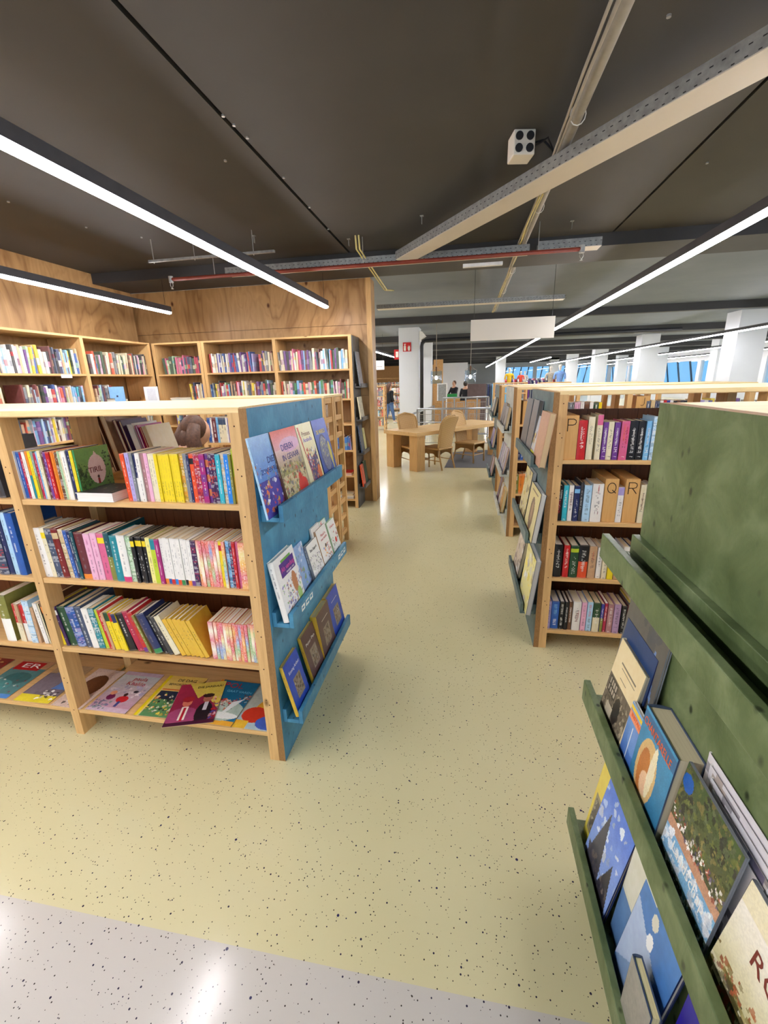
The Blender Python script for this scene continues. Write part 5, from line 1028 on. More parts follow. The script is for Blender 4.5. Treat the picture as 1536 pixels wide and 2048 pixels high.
for (a, b_, zi, sd, hr, cols) in ((.06, .98, 0, 10, (.2, .25), ['charcoal', 'black', 'orange red', 'white', 'pink', 'cream', 'dark green', 'brown', 'cream', 'grey']), (1.1, 1.98, 0, 11, (.2, .26), None), (2.15, 2.9, 0, 12, (.2, .25), None),
        (.72, .98, 1, 13, (.19, .24), None), (1.12, 1.82, 1, 14, (.2, .25), None), (2.0, 2.06, 1, 18, (.22, .25), None), (2.13, 2.8, 1, 15, (.2, .25), None), (.1, .95, 2, 16, (.2, .25), None), (1.1, 2.0, 2, 17, (.2, .25), None), (2.14, 3.0, 2, 21, (.2, .25), None), (.1, 2.0, 3, 22, (.2, .25), None)):
    mass_books(mb, a, b_, .03, WZ[zi], sd, hr, TL, cols=cols)
o = mb.build('books', 'printed_cover'); tag(o, 'rows of mixed books filling the tall bookcases along the plywood walls', 'books', None, 'stuff')
# piles lying flat
def pile(x, y, z, n, w, d, who, seed, cols, T=None):
    rr = random.Random(seed); zz = z+.001
    for k in range(n):
        th = rr.uniform(.012, .022); b = make_book(th, w, d, cols[k % len(cols)], 'plain', None, True, seed=seed+k, nx=2, nz=4)
        M = Matrix.Translation((x+rr.uniform(-.01, .01), y+rr.uniform(-.008, .008), zz)) @ Matrix(((0, 0, 1, 0), (0, -1, 0, 0), (1, 0, 0, 0), (0, 0, 0, 1)))
        if T is not None: M = T @ M
        b.matrix_world = M; tag(b, '%s book, %s from the bottom of the flat pile %s' % (cols[k % len(cols)], NTH[k], who), 'book', 'flat piles on the tall bookcases'); zz += th+.0006
pile(-3.86, 5.62, WZ[1], 3, .2, .30, 'in the corner bookcase', 300, ['pale yellow', 'pale blue', 'white'])
pile(-4.25, 4.75, WZ[1], 5, .22, .3, 'on the left wall bookcase', 320, ['tan', 'cream', 'cream', 'white', 'charcoal'])
pile(-1.62, 5.62, WZ[4], 2, .2, .2, 'low beside the charcoal panel', 340, ['white', 'red'])
pile(-1.62, 5.62, WZ[5], 3, .2, .2, 'lowest beside the charcoal panel', 350, ['grey', 'white', 'cream'])
def wl(py_, pw, h, th, z, c, cn, lab):
    a = Art(16, 20, R_(*c), 7); b = cover_book(th, pw, h, a, cn, True, seed=3); place(b, (-4.02, py_, z+.001), PI/2*0-PI/2, 0, 0, lab); return b
a = Art(16, 20, R_(226, 226, 226), 5).rect(.2, .8, .1, .9, R_(206, 208, 214)); b = cover_book(.02, .16, .2, a, 'red', True); place(b, (-4.0, 5.12, WZ[1]+.001), -PI/2+.6, .05, 0, 'white printed card standing in front of red books, left wall bookcase')
a = Art(16, 20, R_(130, 180, 232), 6).ell(.5, .5, .08, .07, R_(40, 50, 90)); b = cover_book(.02, .15, .21, a, 'sky blue', True); place(b, (-4.0, 4.55, WZ[1]+.001), -PI/2+.5, .03, 0, 'light blue box file with a dark finger hole, left wall bookcase')
tag(MB().box(-3.988, -3.986, 3.95, 4.08, 1.705, 1.74).build('shelf_label', 'white_plastic'), 'blank white label strip on the shelf edge of the left wall bookcase', 'label')
# ledges on the charcoal panel
g = 'books on the charcoal end panel'
for (z, y0, y1, zt, c, cn, lab) in ((1.54, 5.45, 5.63, 1.98, (150, 150, 156), 'grey', 'grey photo book on the top ledge of the charcoal panel'), (1.14, 5.42, 5.62, 1.45, (206, 200, 176), 'cream', 'pale landscape book on the second charcoal ledge'), (.72, 5.42, 5.58, 1.10, (86, 100, 116), 'slate', 'slate grey book on the third charcoal ledge'),
        (.72, 5.6, 5.7, 1.05, (226, 220, 160), 'pale yellow', 'narrow pale yellow book beside the slate grey one'), (.28, 5.42, 5.56, .6, (206, 100, 80), 'orange red', 'coral red book on the lowest charcoal ledge'), (.28, 5.57, 5.72, .62, (60, 84, 72), 'dark green', 'dark green book on the lowest charcoal ledge')):
    a = Art(18, 26, R_(*c), int(z*100)).blobs(14, [tuple(min(1, v*1.5) for v in R_(*c)), tuple(v*.5 for v in R_(*c))], r=(.06, .16))
    shelf_face(-1.272, z, y0, y1, zt-.04, .014, a, [], cn, lab, g, lean=math.radians(7), style='plain', panel=-1.3375)
mb = MB()
for (x0, x1, zz, sd) in ((1.04, 1.40, 1.162, 40), (1.02, 1.40, .813, 41), (.99, 1.40, .469, 42), (.97, 1.40, .122, 43)):
    mass_books(mb, x0, x1, 2.50, zz, sd, (.19, .22))
for i, zz in enumerate((1.162, .813, .469, .122)): mass_books(mb, 1.49, 2.34, 2.50, zz, 50+i, (.19, .23))
tag(mb.build('books', 'printed_cover'), 'remaining books of the P divider bookcase, behind the green panel', 'books', None, 'stuff')
mb = MB()
for i, zz in enumerate((1.155, .80, .46, .12)): mass_books(mb, 2.02 if i == 0 else 1.52, 2.42, 4.50, zz, 60+i, (.18, .22))
for i, zz in enumerate((.80, .46, .12)): mass_books(mb, .78, 1.43, 4.50, zz, 64+i, (.18, .22))
tag(mb.build('books', 'printed_cover'), 'remaining books of the pale grey panel bookcase', 'books', None, 'stuff')

# ================================================================== long table, chairs, rug
TC = Vector((-.823, 7.724)); TL_ = Vector((-1.379, 8.424)); TR = Vector((.575, 9.434))
ux = (TR-TC).normalized(); uy = Vector((-ux.y, ux.x)); ang = math.atan2(ux.y, ux.x)
TW, TLn = 0.90, 2.6
t = empty('long_table', (TC.x, TC.y, 0), ang, 'long pine table with thick square legs in the open area', 'table')
m = MB()
for k in range(5): m.box(0, TLn, TW*k/5+.001, TW*(k+1)/5-.001, .665, .70)
m.build('tabletop', 'table_wood', t, bevel=.002)
m = MB(); m.box(0.0, TLn, 0.0, .04, .635, .6645); m.box(0, TLn, TW-.04, TW, .635, .6645); m.box(0, .04, .04, TW-.04, .635, .6645); m.box(TLn-.04, TLn, .04, TW-.04, .635, .6645); m.build('apron', 'table_wood', t)
for x in (.03, TLn-.24):
    for y in (.03, TW-.24): MB().box(x, x+.2, y, y+.2, 0, .6345).build('leg', 'table_leg_wood', t, bevel=.003)

def chair_mesh():
    r = empty('wicker_chair', (0, 0, 0), 0, '', 'chair', 'wicker chairs around the long table')
    # seat faces +Y; back at -Y
    m = MB(); m.box(-.24, .24, -.22, .24, .36, .40); m.build('seat', 'wicker', r, bevel=.015)
    m = MB(); n = 8; vs = []; fs = []; prof = [(.40, -.20, .205), (.55, -.225, .22), (.70, -.25, .235), (.82, -.285, .245), (.90, -.325, .24), (.945, -.352, .20), (.965, -.365, .12)]
    for z, y, hw in prof:
        for th in (0, -.022):
            for i in range(n+1):
                u = -1+2*i/n; vs.append((u*hw, y+.03*(u*u)+th, z))
    k = n+1
    for j in range(len(prof)-1):
        for i in range(n):
            a = j*2*k+i; fs.append((a, a+1, a+2*k+1, a+2*k)); b = a+k; fs.append((b+1, b, b+2*k, b+2*k+1))
        for i in (0, n):
            a = j*2*k+i; q4 = (a, a+2*k, a+3*k, a+k); fs.append(q4 if i == 0 else q4[::-1])
    a = (len(prof)-1)*2*k; fs += [(a+i, a+i+1, a+k+i+1, a+k+i) for i in range(n)]
    m.add(vs, fs); m.build('backrest', 'wicker', r, True)
    rim = [(-.205, -.18, .38)] + [(-hw, y+.02, z) for z, y, hw in prof] + [(0, -.38, .985)] + [(hw, y+.02, z) for z, y, hw in prof[::-1]] + [(.205, -.18, .38)]
    MB().tube(rim, .016, 8).build('back_rim', 'wicker', r, True)
    m = MB(); pts = [(-.22, .22, .30), (-.1, .23, .345), (.1, .23, .345), (.22, .22, .30)]
    for a0, b0, y in ((-.235, .235, .225), (-.215, .215, -.2)):
        m.add([(a0, y, .36), (b0, y, .36), (b0, y, .22), (b0*.6, y, .29), (0, y, .315), (a0*.6, y, .29), (a0, y, .22)], [(6, 5, 4, 3, 2, 1, 0), (0, 1, 2, 3, 4, 5, 6)])
    for x in (-.235, .235): m.add([(x, -.2, .36), (x, .225, .36), (x, .225, .22), (x, .1, .29), (x, -.08, .29), (x, -.2, .22)], [(0, 1, 2, 3, 4, 5), (5, 4, 3, 2, 1, 0)])
    m.build('skirt', 'wicker', r)
    for sx in (-1, 1):
        MB().tube([(sx*.215, .21, .37), (sx*.225, .22, .2), (sx*.225, .225, 0)], .016, 8).build('leg', 'wicker', r, True)
        MB().tube([(sx*.195, -.19, .37), (sx*.20, -.22, .2), (sx*.21, -.28, 0)], .016, 8).build('leg', 'wicker', r, True)
    m = MB(); m.tube([(-.222, .215, .16), (.222, .215, .16)], .009, 6); m.tube([(-.222, .215, .16), (-.2, -.22, .16)], .009, 6); m.tube([(.222, .215, .16), (.2, -.22, .16)], .009, 6); m.build('stretcher', 'wicker', r)
    return r
ch0 = chair_mesh()
for _c in ch0.children: _c.data.transform(Matrix.Diagonal((.84, 1, 1, 1)))
def on_table(u, v): p = TC + ux*u + uy*v; return (p.x, p.y, 0)
def by_back(px, py, rz):          # where the middle of the chair's back top is seen
    p = at_z(px, py, .975); return (p.x - .36*math.sin(rz), p.y + .36*math.cos(rz))
spots = [((-.50, 8.22), ang+.02, 'high backed wicker chair with its back to the aisle, near side of long table', False),
         (by_back(810, 827, ang+PI-.25), ang+PI-.25, 'wicker chair beyond the near end of the long table, before the white column', True),
         (by_back(910, 822, ang+PI+.1), ang+PI+.1, 'wicker chair across the long table in front of the railing', True)]
for i, (p, rz, lab, fl) in enumerate(spots):
    c = ch0 if i == 0 else copy_tree(ch0); c.location = (p[0], p[1], 0.006 if i == 3 else 0); c.rotation_euler = (0, 0, rz); c['label'] = lab
tag(MB().add([(x, y, z) for z in (0.0005, .006) for x, y in ((-.36, 8.2), (.45, 8.2), (1.7, 8.22), (1.9, 10.6), (.3, 10.3), (-.27, 9.98))], [tuple(range(5, -1, -1)), tuple(range(6, 12))]+[(i, (i+1) % 6, 6+(i+1) % 6, 6+i) for i in range(6)]).build('rug', 'rug_grey'), 'dark grey flat rug lying under the far half of the long table', 'rug')

# ================================================================== stair railing
def railing(p, q, zt, label, mid=(.35,), n=4, mesh=True):
    p, q = Vector(p), Vector(q); d = q-p; L = d.length; r = empty('railing', (p.x, p.y, 0), math.atan2(d.y, d.x), label, 'railing', 'steel railings round the stairwell')
    MB().tube([(0, 0, zt), (L, 0, zt)], .024, 10).build('handrail', 'steel_rail', r, True)
    for i in range(n+1):
        MB().box(L*i/n-.02, L*i/n+.02, -.015, .015, 0, zt).build('post', 'steel_rail', r)
    for z in mid: MB().tube([(0, 0, z), (L, 0, z)], .014, 8).build('rail_bar', 'steel_rail', r, True)
    if mesh:
        for i in range(n):
            m = MB(); a, b = L*i/n+.05, L*(i+1)/n-.05; z0, z1 = .1, zt-.12; w = .014
            m.box(a, b, -w/2, w/2, z0, z0+w); m.box(a, b, -w/2, w/2, z1-w, z1); m.box(a, a+w, -w/2, w/2, z0, z1); m.box(b-w, b, -w/2, w/2, z0, z1)
            x = a+.05
            while x < b: m.box(x-.0015, x+.0015, -.0015, .0015, z0, z1); x += .05
            z = z0+.05
            while z < z1: m.box(a, b, -.0015, .0015, z-.0015, z+.0015); z += .05
            m.build('mesh_panel', 'steel_rail', r)
    return r
railing((-1.14, 10.8), (.62, 10.76), .915, 'low steel railing behind the long table, near side of the stairwell', (.60, .32), 3, True)
railing((-.62, 12.6), (.62, 12.75), 1.09, 'higher steel railing with wire mesh panels on the far side of the stairwell', (), 4, True)
railing((-1.25, 10.9), (-.95, 13.9), .8, 'short steel railing beside the black drain pipe', (.4,), 2, False)

# ================================================================== people
def skinned(name, joints, bones, mat, parent=None, sub=2):
    """joints: name -> (xyz, radius); one continuous body grown round its bones"""
    names = list(joints); idx = {n: i for i, n in enumerate(names)}
    me = bpy.data.meshes.new(name); me.from_pydata([joints[n][0] for n in names], [(idx[a], idx[b]) for a, b in bones], [])
    o = bpy.data.objects.new(name, me); COL.objects.link(o)
    sk = o.modifiers.new('skin', 'SKIN'); sk.use_smooth_shade = True
    if not me.skin_vertices: me.skin_vertices.new()
    lay = me.skin_vertices[0].data
    for i, n in enumerate(names):
        r = joints[n][1]; lay[i].radius = (r, r) if not isinstance(r, tuple) else r
        lay[i].use_root = (i == 0)
    ss = o.modifiers.new('sub', 'SUBSURF'); ss.levels = sub; ss.render_levels = sub
    dg = bpy.context.evaluated_depsgraph_get(); m2 = bpy.data.meshes.new_from_object(o.evaluated_get(dg))
    o.modifiers.clear(); o.data = m2; bpy.data.meshes.remove(me); m2.materials.clear(); m2.materials.append(MATS[mat]); m2.polygons.foreach_set('use_smooth', [True]*len(m2.polygons))
    if parent is not None: o.parent = parent
    return o
def ball(name, c, r, mat, parent, sc=(1, 1, 1), n=16):
    bm = bmesh.new(); bmesh.ops.create_uvsphere(bm, u_segments=n, v_segments=n//2+2, radius=r)
    for v in bm.verts: v.co = Vector((v.co.x*sc[0]+c[0], v.co.y*sc[1]+c[1], v.co.z*sc[2]+c[2]))
    me = bpy.data.meshes.new(name); bm.to_mesh(me); bm.free(); me.materials.append(MATS[mat]); me.polygons.foreach_set('use_smooth', [True]*len(me.polygons))
    o = bpy.data.objects.new(name, me); COL.objects.link(o); o.parent = parent; return o
def person(loc, rz, s, top, legs, hair, label, pose='stand', long_hair=True, shoes='shoe_white', arms=None):
    r = empty('person', loc, rz, label, 'person'); r.scale = (s, s, s)
    # faces -Y, 1.70 m tall before scaling
    J = {'pelvis': ((0, 0, .95), .13), 'waist': ((0, 0, 1.1), .115), 'chest': ((0, .0, 1.28), .14), 'neck0': ((0, .01, 1.42), .07), 'neck': ((0, .0, 1.49), .052), 'head': ((0, -.01, 1.58), .085), 'crown': ((0, .0, 1.64), .075)}
    B = [('pelvis', 'waist'), ('waist', 'chest'), ('chest', 'neck0'), ('neck0', 'neck'), ('neck', 'head'), ('head', 'crown')]
    hands = {}
    for sd, sg in (('l', -1), ('r', 1)):
        A_ = arms[sd] if arms else [(sg*.17, .0, 1.38), (sg*.22, .03, 1.13), (sg*.2, -.1, .92), (sg*.19, -.14, .85)]
        J.update({'sh'+sd: (A_[0], .055), 'el'+sd: (A_[1], .04), 'wr'+sd: (A_[2], .026), 'ha'+sd: (A_[3], .03)}); B += [('chest' if False else 'neck0', 'sh'+sd), ('sh'+sd, 'el'+sd), ('el'+sd, 'wr'+sd), ('wr'+sd, 'ha'+sd)]
        st = .10 if (pose == 'walk' and sg > 0) else (-.12 if pose == 'walk' else 0)
        J.update({'hip'+sd: ((sg*.09, 0, .88), .095), 'kn'+sd: ((sg*.1, -.02+st*.6, .48), .058), 'an'+sd: ((sg*.1, .02+st*1.6, .09), .04), 'to'+sd: ((sg*.11, -.13+st*1.6, .035), .035)}); B += [('pelvis', 'hip'+sd), ('hip'+sd, 'kn'+sd), ('kn'+sd, 'an'+sd), ('an'+sd, 'to'+sd)]
        hp = Vector(A_[3]); dv = (Vector(A_[3])-Vector(A_[2])).normalized(); side = Vector((sg*0, 1, 0)) if abs(dv.z) > .6 else Vector((1, 0, 0))
        for f, (off, ln) in enumerate(((-.024, .06), (-.008, .072), (.008, .068), (.024, .052))):
            b0 = hp+side*off*.9; n1 = 'f%d%s' % (f, sd); J[n1] = (tuple(b0+dv*.025), .009); J[n1+'b'] = (tuple(b0+dv*(.025+ln*.6)+Vector((-sg*.006, 0, 0))), .008); J[n1+'c'] = (tuple(b0+dv*(.025+ln)+Vector((-sg*.016, 0, 0))), .006)
            B += [('ha'+sd, n1), (n1, n1+'b'), (n1+'b', n1+'c')]
        J['t'+sd] = (tuple(hp-side*.035-dv*.005), .01); J['tt'+sd] = (tuple(hp-side*.055+dv*.03), .008); B += [('ha'+sd, 't'+sd), ('t'+sd, 'tt'+sd)]
    body = skinned('body', J, B, 'skin', r, 1)
    ball('head', (0, -.015, 1.60), .1, 'skin', body, (.78, .95, 1.15)); ball('nose', (0, -.115, 1.585), .014, 'skin', body, (.8, 1.2, 1.3), 8)
    for sx in (-1, 1): ball('eye', (sx*.03, -.098, 1.61), .009, 'hair_dark', body, (1.2, .6, .7), 8); ball('ear', (sx*.08, 0, 1.595), .02, 'skin', body, (.4, .8, 1.3), 8)
    ball('mouth', (0, -.104, 1.545), .012, 'ink_brown', body, (1.8, .5, .4), 8)
    ball('hair', (0, .02, 1.63), .108, hair, r, (.86, .95, 1.05))
    if long_hair:
        m = MB(); m.tube([(0, .05, 1.66), (0, .085, 1.56), (0, .09, 1.42), (0, .085, 1.3)], [.07, .095, .085, .04], 12); m.build('hair_length', hair, r, True)
    for sx in (-1, 1):
        pass
    T = {'t0': ((0, 0, .84), .178), 't0b': ((0, 0, .95), .178), 't1': ((0, 0, 1.08), .155), 't2': ((0, 0, 1.27), .175), 't3': ((0, .0, 1.40), .12), 't4': ((0, 0, 1.46), .066)}
    TB = [('t0', 't0b'), ('t0b', 't1'), ('t1', 't2'), ('t2', 't3'), ('t3', 't4')]
    for sd in 'lr':
        T['s'+sd] = (J['sh'+sd][0], .068); T['e'+sd] = (J['el'+sd][0], .054); w_ = Vector(J['wr'+sd][0]); e_ = Vector(J['el'+sd][0]); T['w'+sd] = (tuple(e_.lerp(w_, .85)), .042); TB += [('t3', 's'+sd), ('s'+sd, 'e'+sd), ('e'+sd, 'w'+sd)]
    skinned('top', T, TB, top, r, 1)
    L = {'p': ((0, 0, .97), .15)}; LB = []
    for sd in 'lr': L['h'+sd] = (J['hip'+sd][0], .112); L['k'+sd] = (J['kn'+sd][0], .076); L['a'+sd] = ((J['an'+sd][0][0], J['an'+sd][0][1], .11), .056); LB += [('p', 'h'+sd), ('h'+sd, 'k'+sd), ('k'+sd, 'a'+sd)]
    skinned('trousers', L, LB, legs, r, 1)
    for sd in 'lr':
        a = Vector(J['an'+sd][0]); m = MB(); m.tube([(a.x, a.y+.04, .055), (a.x, a.y-.02, .05), (a.x, a.y-.1, .04), (a.x, a.y-.17, .03)], [.045, .048, .044, .028], 10); m.build('shoe', shoes, r, True)
    return r
person((-2.84, 16.9, 0), PI-.7, .86, 'black_cloth', 'denim', 'hair_brown', 'person with long brown hair, black top and jeans walking beyond the wooden racks', 'walk')
fore = {'l': [(-.17, 0, 1.38), (-.2, -.12, 1.17), (-.1, -.33, 1.1), (-.08, -.41, 1.08)], 'r': [(.17, 0, 1.38), (.2, -.12, 1.17), (.1, -.33, 1.1), (.08, -.41, 1.08)]}
person((-.50, 19.6, 0), -.7, .87, 'black_cloth', 'black_cloth', 'hair_brown', 'person in a dark top handling goods at the green crate', 'stand', False, arms=fore)
person((-.02, 17.3, 0), PI*.9, .86, 'black_cloth', 'black_cloth', 'hair_dark', 'person in black standing half behind the brown board', 'stand', False)
# person bending down between the bookcases: torso inclined, seen through the top shelf gap
_rz = PI-.45; _hp = at_y(393, 862, 3.0); r = empty('person', (_hp.x - .9*.25*math.sin(_rz), 3.0 + .9*.25*math.cos(_rz), 0), _rz, 'person with brown hair and patterned maroon blouse stooping behind the blue ended bookcase', 'person'); r.scale = (.9, .9, .9)
J = {'pelvis': ((0, .12, .80), .13), 'waist': ((0, .04, .96), .12), 'chest': ((0, -.08, 1.14), .14), 'neck0': ((0, -.16, 1.26), .07), 'neck': ((0, -.2, 1.32), .052), 'head': ((0, -.25, 1.39), .085), 'crown': ((0, -.27, 1.44), .07)}
B = [('pelvis', 'waist'), ('waist', 'chest'), ('chest', 'neck0'), ('neck0', 'neck'), ('neck', 'head'), ('head', 'crown')]
for sd, sg in (('l', -1), ('r', 1)):
    J.update({'sh'+sd: ((sg*.17, -.13, 1.22), .055), 'el'+sd: ((sg*.22, -.2, .98), .04), 'wr'+sd: ((sg*.16, -.36, .86), .027), 'ha'+sd: ((sg*.15, -.42, .84), .03), 'hip'+sd: ((sg*.09, .1, .74), .1), 'kn'+sd: ((sg*.11, -.12, .42), .06), 'an'+sd: ((sg*.11, .06, .09), .042), 'to'+sd: ((sg*.12, -.09, .035), .035)})
    B += [('neck0', 'sh'+sd), ('sh'+sd, 'el'+sd), ('el'+sd, 'wr'+sd), ('wr'+sd, 'ha'+sd), ('pelvis', 'hip'+sd), ('hip'+sd, 'kn'+sd), ('kn'+sd, 'an'+sd), ('an'+sd, 'to'+sd)]
    for f, (off, ln) in enumerate(((-.024, .06), (-.008, .072), (.008, .068), (.024, .052))):
        n1 = 'f%d%s' % (f, sd); x = sg*.15+off; J[n1] = ((x, -.45, .832), .009); J[n1+'b'] = ((x, -.45-ln*.6, .81), .008); J[n1+'c'] = ((x, -.45-ln*.8, .785), .006); B += [('ha'+sd, n1), (n1, n1+'b'), (n1+'b', n1+'c')]
    J['t'+sd] = ((sg*.11, -.43, .835), .01); J['tt'+sd] = ((sg*.1, -.47, .82), .008); B += [('ha'+sd, 't'+sd), ('t'+sd, 'tt'+sd)]
body = skinned('body', J, B, 'skin', r, 1)
ball('head', (0, -.27, 1.41), .1, 'skin', body, (.78, .95, 1.12)); ball('hair', (0, -.23, 1.44), .108, 'hair_brown', r, (.88, .98, 1.05))
m = MB()
for sx in (-1, 0, 1): m.tube([(sx*.06, -.2, 1.47), (sx*.09, -.15, 1.36), (sx*.11, -.17, 1.22), (sx*.12, -.2, 1.08)], [.05, .06, .055, .025], 10)
m.build('hair_length', 'hair_brown', r, True)
T = {'t0': ((0, .13, .76), .165), 't1': ((0, .04, .96), .16), 't2': ((0, -.08, 1.13), .175), 't3': ((0, -.15, 1.235), .12), 't4': ((0, -.18, 1.295), .065)}; TB = [('t0', 't1'), ('t1', 't2'), ('t2', 't3'), ('t3', 't4')]
for sd in 'lr': T['s'+sd] = (J['sh'+sd][0], .07); T['e'+sd] = (J['el'+sd][0], .056); T['w'+sd] = (tuple(Vector(J['el'+sd][0]).lerp(Vector(J['wr'+sd][0]), .85)), .042); TB += [('t3', 's'+sd), ('s'+sd, 'e'+sd), ('e'+sd, 'w'+sd)]
skinned('blouse', T, TB, 'maroon_cloth', r, 1)
L = {'p': ((0, .12, .80), .15)}; LB = []
for sd in 'lr': L['h'+sd] = (J['hip'+sd][0], .115); L['k'+sd] = (J['kn'+sd][0], .078); L['a'+sd] = ((J['an'+sd][0][0], J['an'+sd][0][1], .11), .056); LB += [('p', 'h'+sd), ('h'+sd, 'k'+sd), ('k'+sd, 'a'+sd)]
skinned('trousers', L, LB, 'denim', r, 1)
for sd in 'lr':
    a = Vector(J['an'+sd][0]); m = MB(); m.tube([(a.x, a.y+.04, .055), (a.x, a.y-.02, .05), (a.x, a.y-.1, .04), (a.x, a.y-.17, .03)], [.045, .048, .044, .028], 10); m.build('shoe', 'shoe_white', r, True)

# ================================================================== far shop: mannequins, racks, boards, crate
def mannequin(x, y, z, s, cloth, label, rz=0):
    r = empty('mannequin', (x, y, z), rz, label, 'mannequin', 'mannequin torsos on the far shelves'); r.scale = (s, s, s)
    skinned('torso', {'a': ((0, 0, 0), (.13, .1)), 'b': ((0, 0, .2), (.13, .1)), 'c': ((0, 0, .42), (.155, .1)), 'd': ((0, 0, .56), (.08, .06)), 'l': ((-.19, 0, .46), .055), 'r': ((.19, 0, .46), .055), 'l2': ((-.23, 0, .2), .045), 'r2': ((.23, 0, .2), .045)}, [('a', 'b'), ('b', 'c'), ('c', 'd'), ('c', 'l'), ('c', 'r'), ('l', 'l2'), ('r', 'r2')], cloth, r, 1)
    skinned('head_form', {'n': ((0, 0, .54), .045), 'm': ((0, 0, .64), .05), 'h': ((0, -.01, .74), .085), 't': ((0, 0, .8), .07)}, [('n', 'm'), ('m', 'h'), ('h', 't')], 'mannequin_white', r, 1)
    MB().tube([(0, 0, 0), (0, 0, -z/s)], .02, 8).build('stand', 'steel_rail', r)
    return r
MY = 14.0
def on14(px, py, Y): p = at_y(px, py, Y); return p.x, p.y, p.z
for (px, pyb, pyt, cloth, lab, Y) in ((1018, 766, 733, 'yellow_cloth', 'headless looking mannequin torso in a yellow cardigan', 15), (1041, 764, 740, 'orange_cloth', 'mannequin torso in an orange top beside a white one', 18), (1049, 764, 740, 'mannequin_white', 'bare white mannequin torso next to the orange top', 18.6),
        (1100, 767, 729, 'floral_cloth', 'mannequin torso in a floral blouse', 12.2), (1118, 767, 725, 'blue_cloth', 'mannequin torso in a light blue shirt', 12.0)):
    p = at_y(px, pyb, Y); h = at_y(px, pyt, Y).z - p.z; mannequin(p.x, Y, p.z-.02, (h+.02)/.87, cloth, lab)
def rack(x0, x1, y0, y1, h, zs, label, seed, books=True, who='x'):
    r = empty('display_rack', ((x0+x1)/2, (y0+y1)/2, 0), 0, label, 'rack', 'wooden racks in the far part of the shop'); cx, cy = (x0+x1)/2, (y0+y1)/2
    for x in (x0, x1-.04):
        for y in (y0, y1-.04): MB().box(x-cx, x-cx+.04, y-cy, y-cy+.04, 0, h).build('post', 'pine_z', r)
        for k in range(int(h/.17)): MB().box(x-cx+.01, x-cx+.03, y0-cy+.04, y1-cy-.04, .1+.165*k, .14+.165*k).build('rung', 'pine_y', r)
    for z in zs: MB().box(x0-cx, x1-cx, y0-cy+.042 if False else y0-cy, y1-cy, z-.02, z).build('shelf_board', 'pine_x', r)
    if books:
        m = MB()
        for z in zs[:-1]: mass_books(m, x0+.05, x1-.05, y0+.02, z+.001, seed+int(z*10), (.14, .22), wr=(.02, .05), cols=['mauve', 'white', 'slate', 'white', 'pale blue', 'cream', 'orange red', 'grey', 'tan'])
        tag(m.build('books', 'printed_cover'), 'mixed books on the shelves of ' + who, 'books', None, 'stuff')
rack(-3.5, -2.62, 14.6, 15.0, 1.42, (.15, .45, .78, 1.1, 1.42), 'slim wooden rack of books left of the walking person', 500, True, 'the slim wooden rack')
rack(-3.9, -2.55, 18.8, 19.2, 1.45, (.15, .45, .78, 1.1, 1.42), 'wooden book rack behind the walking person', 520, True, 'the rack behind the walking person')
rack(-5.5, -3.2, 23, 23.4, 2.0, (.15, .5, .9, 1.3, 1.7), 'tall wooden rack against the far chipboard wall', 530, True, 'the tall far rack')
sbox('wall_far_board', 'osb_board', -9, -1.6, 25.5, 25.6, 0, 2.35)
t = empty('hanging_sign', (-2.95, 14.2, 2.06), 0, 'white sign with a round emblem hanging over the far racks', 'sign')
MB().box(-.42, .42, -.006, .006, -.14, .13).build('board', 'white_plastic', t)
m = MB(); m.tube([(-.1+.07*math.cos(a), -.008, .0+.08*math.sin(a)) for a in [i*PI/8 for i in range(17)]], .004, 5, cap=False); m.box(.18, .36, -.008, -.0065, -.06, -.04); m.box(.2, .32, -.008, -.0065, -.03, -.02); m.build('emblem', 'cable_grey', t)
MB().tube([(-.38, 0, .13), (-.38, 0, .9)], .003, 5).build('wire', 'black_metal', t); MB().tube([(.38, 0, .13), (.38, 0, .9)], .003, 5).build('wire', 'black_metal', t)
tag(MB().box(.05, .68, 15.98, 16.05, 0.0, 1.40).build('partition_board', 'brown_board', bevel=.01), 'dark brown board partition beyond the stair railing', 'board')
tag(MB().box(-.45, .0, 14.2, 14.24, 0, .93).build('board_panel', 'osb_board'), 'chipboard panel behind the far railing, beside the brown partition', 'board')
tag(MB().box(-.98, -.62, 14.4, 14.44, 0, .93).build('board_panel', 'osb_board'), 'chipboard panel behind the far railing, under the person with the green crate', 'board')
tag(MB().box(.02, .45, 14.3, 14.34, 0, .96).build('board_panel', 'osb_board'), 'chipboard panel behind the far railing in front of the brown partition', 'board')
t = empty('counter', (-.4, 18.6, 0), 0, 'low counter carrying the green crate in front of the grey wall', 'counter')
MB().box(-.7, .6, -.3, .3, .80, .84).build('worktop', 'table_wood', t); MB().box(-.68, .58, -.27, .27, 0, .80).build('cabinet', 'osb_board', t)
t = empty('crate', (-.55, 18.45, .841), 0, 'bright green crate on the far counter', 'crate')
m = MB(); m.box(-.2, .2, -.14, .14, 0, .012); m.box(-.2, .2, -.14, -.128, .012, .15); m.box(-.2, .2, .128, .14, .012, .15); m.box(-.2, -.188, -.128, .128, .012, .15); m.box(.188, .2, -.128, .128, .012, .15); m.build('crate_body', 'crate_green', t); MB().box(-.22, .22, -.16, .16, .15, .165).build('crate_rim', 'crate_green', t)
t = empty('standing_mirror', (-1.0, 16.4, 0), 0, 'white framed standing mirror beside the chipboard pillar', 'mirror')
m = MB(); m.box(-.02, .02, -.02, .02, 0, 1.45); m.box(.3, .34, -.02, .02, 0, 1.45); m.box(.02, .3, -.02, .02, 1.41, 1.45); m.box(.02, .3, -.02, .02, .05, .09); m.build('frame', 'white_plastic', t); MB().box(.02, .3, -.004, .004, .09, 1.41).build('mirror_glass', 'galvanised', t)
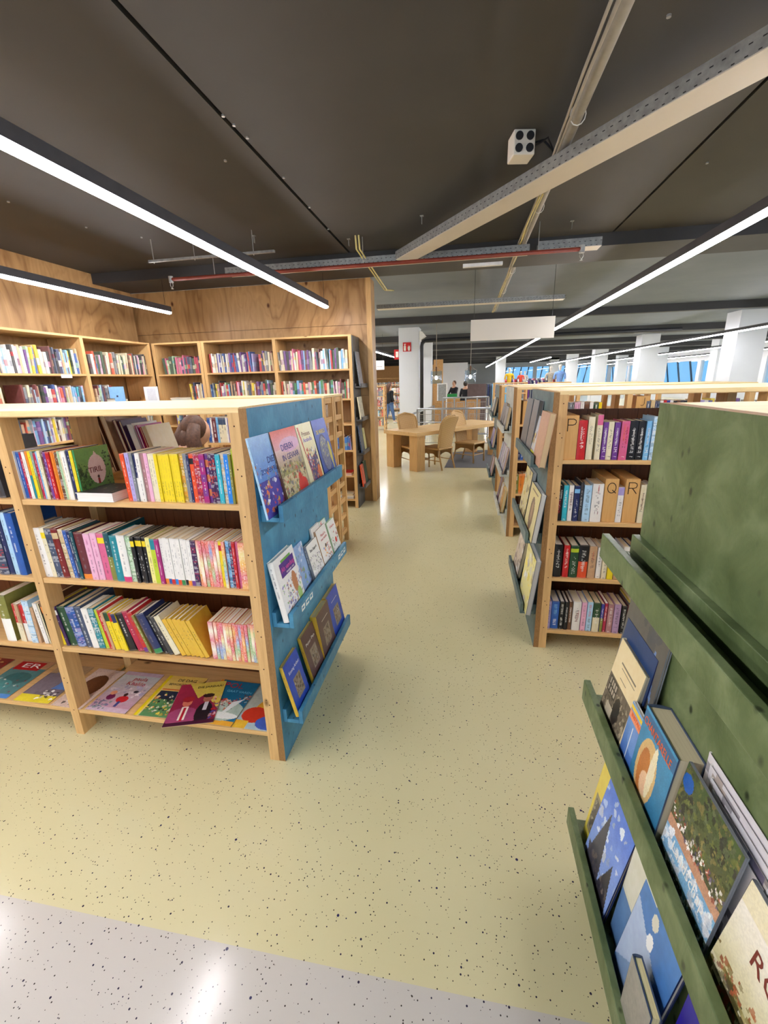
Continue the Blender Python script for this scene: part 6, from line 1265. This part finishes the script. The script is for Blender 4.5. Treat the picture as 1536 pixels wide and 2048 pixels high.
def clothes(x0, x1, y, h, cols, label):
    r = empty('clothes_rail', ((x0+x1)/2, y, 0), 0, label, 'clothes rail', 'clothes rails in the far shop'); w = (x1-x0)/2
    m = MB(); m.tube([(-w, 0, h), (w, 0, h)], .015, 6); m.tube([(-w, 0, 0), (-w, 0, h)], .015, 6); m.tube([(w, 0, 0), (w, 0, h)], .015, 6); m.tube([(-w, -.25, .02), (-w, .25, .02)], .015, 6); m.tube([(w, -.25, .02), (w, .25, .02)], .015, 6); m.build('rail_frame', 'steel_rail', r)
    k = 0; x = -w+.05; rr = random.Random(int(x0*10))
    while x < w-.05:
        c = C3(cols[k % len(cols)]); L = rr.uniform(.6, .85); mm = MB(); mm.prism([(-.22, h-.10), (-.24, h-.1-L), (.24, h-.1-L), (.22, h-.1), (.05, h-.02), (-.05, h-.02)], 'x', x, x+.05, 0, c); mm.build('garment', 'plain_tint', r); k += 1; x += .075
clothes(.72, 1.6, 17.0, 1.38, ['navy', 'slate', 'sky blue', 'blue', 'grey', 'black'], 'rail of blue and navy clothes beside the brown partition')
clothes(1.9, 4.5, 24.0, 1.5, ['red', 'maroon', 'white', 'black', 'navy', 'pink'], 'rail of red and dark clothes far beyond the bookcases')
clothes(2.2, 3.4, 20.0, 1.45, ['purple', 'grey', 'navy', 'white'], 'rail of purple and grey clothes below the windows')
# cabinets seen above the low bookcases
def far_case(px0, px1, pyt, Y, label, seed, zt=None):
    a, b = at_y(px0, pyt, Y), at_y(px1, pyt, Y); r = empty('bookcase', ((a.x+b.x)/2, Y, 0), 0, label, 'bookcase', 'bookcases seen above the low ones'); w = (b.x-a.x)/2; h = a.z
    m = MB(); m.box(-w, w, 0, .4, h-.03, h); m.build('top_board', 'pine_x', r)
    for x in (-w, w-.04): MB().box(x, x+.04, 0, .4, 0, h-.03).build('side_board', 'pine_z', r)
    for z in (.2, .55, .9, 1.2): MB().box(-w+.04, w-.04, 0, .4, z-.02, z).build('shelf_board', 'pine_x', r)
    for k in range(3): MB().box(-w+.05+k*.13, -w+.16+k*.13, .02, .3, h-.16, h-.04).build('box', 'dark_brown_wood', r) if False else None
far_case(988, 1056, 766, 12.0, 'pale wooden bookcase under the yellow cardigan mannequin', 1)
far_case(1080, 1143, 765, 11.0, 'pale wooden bookcase under the two mannequins in shirts', 2)
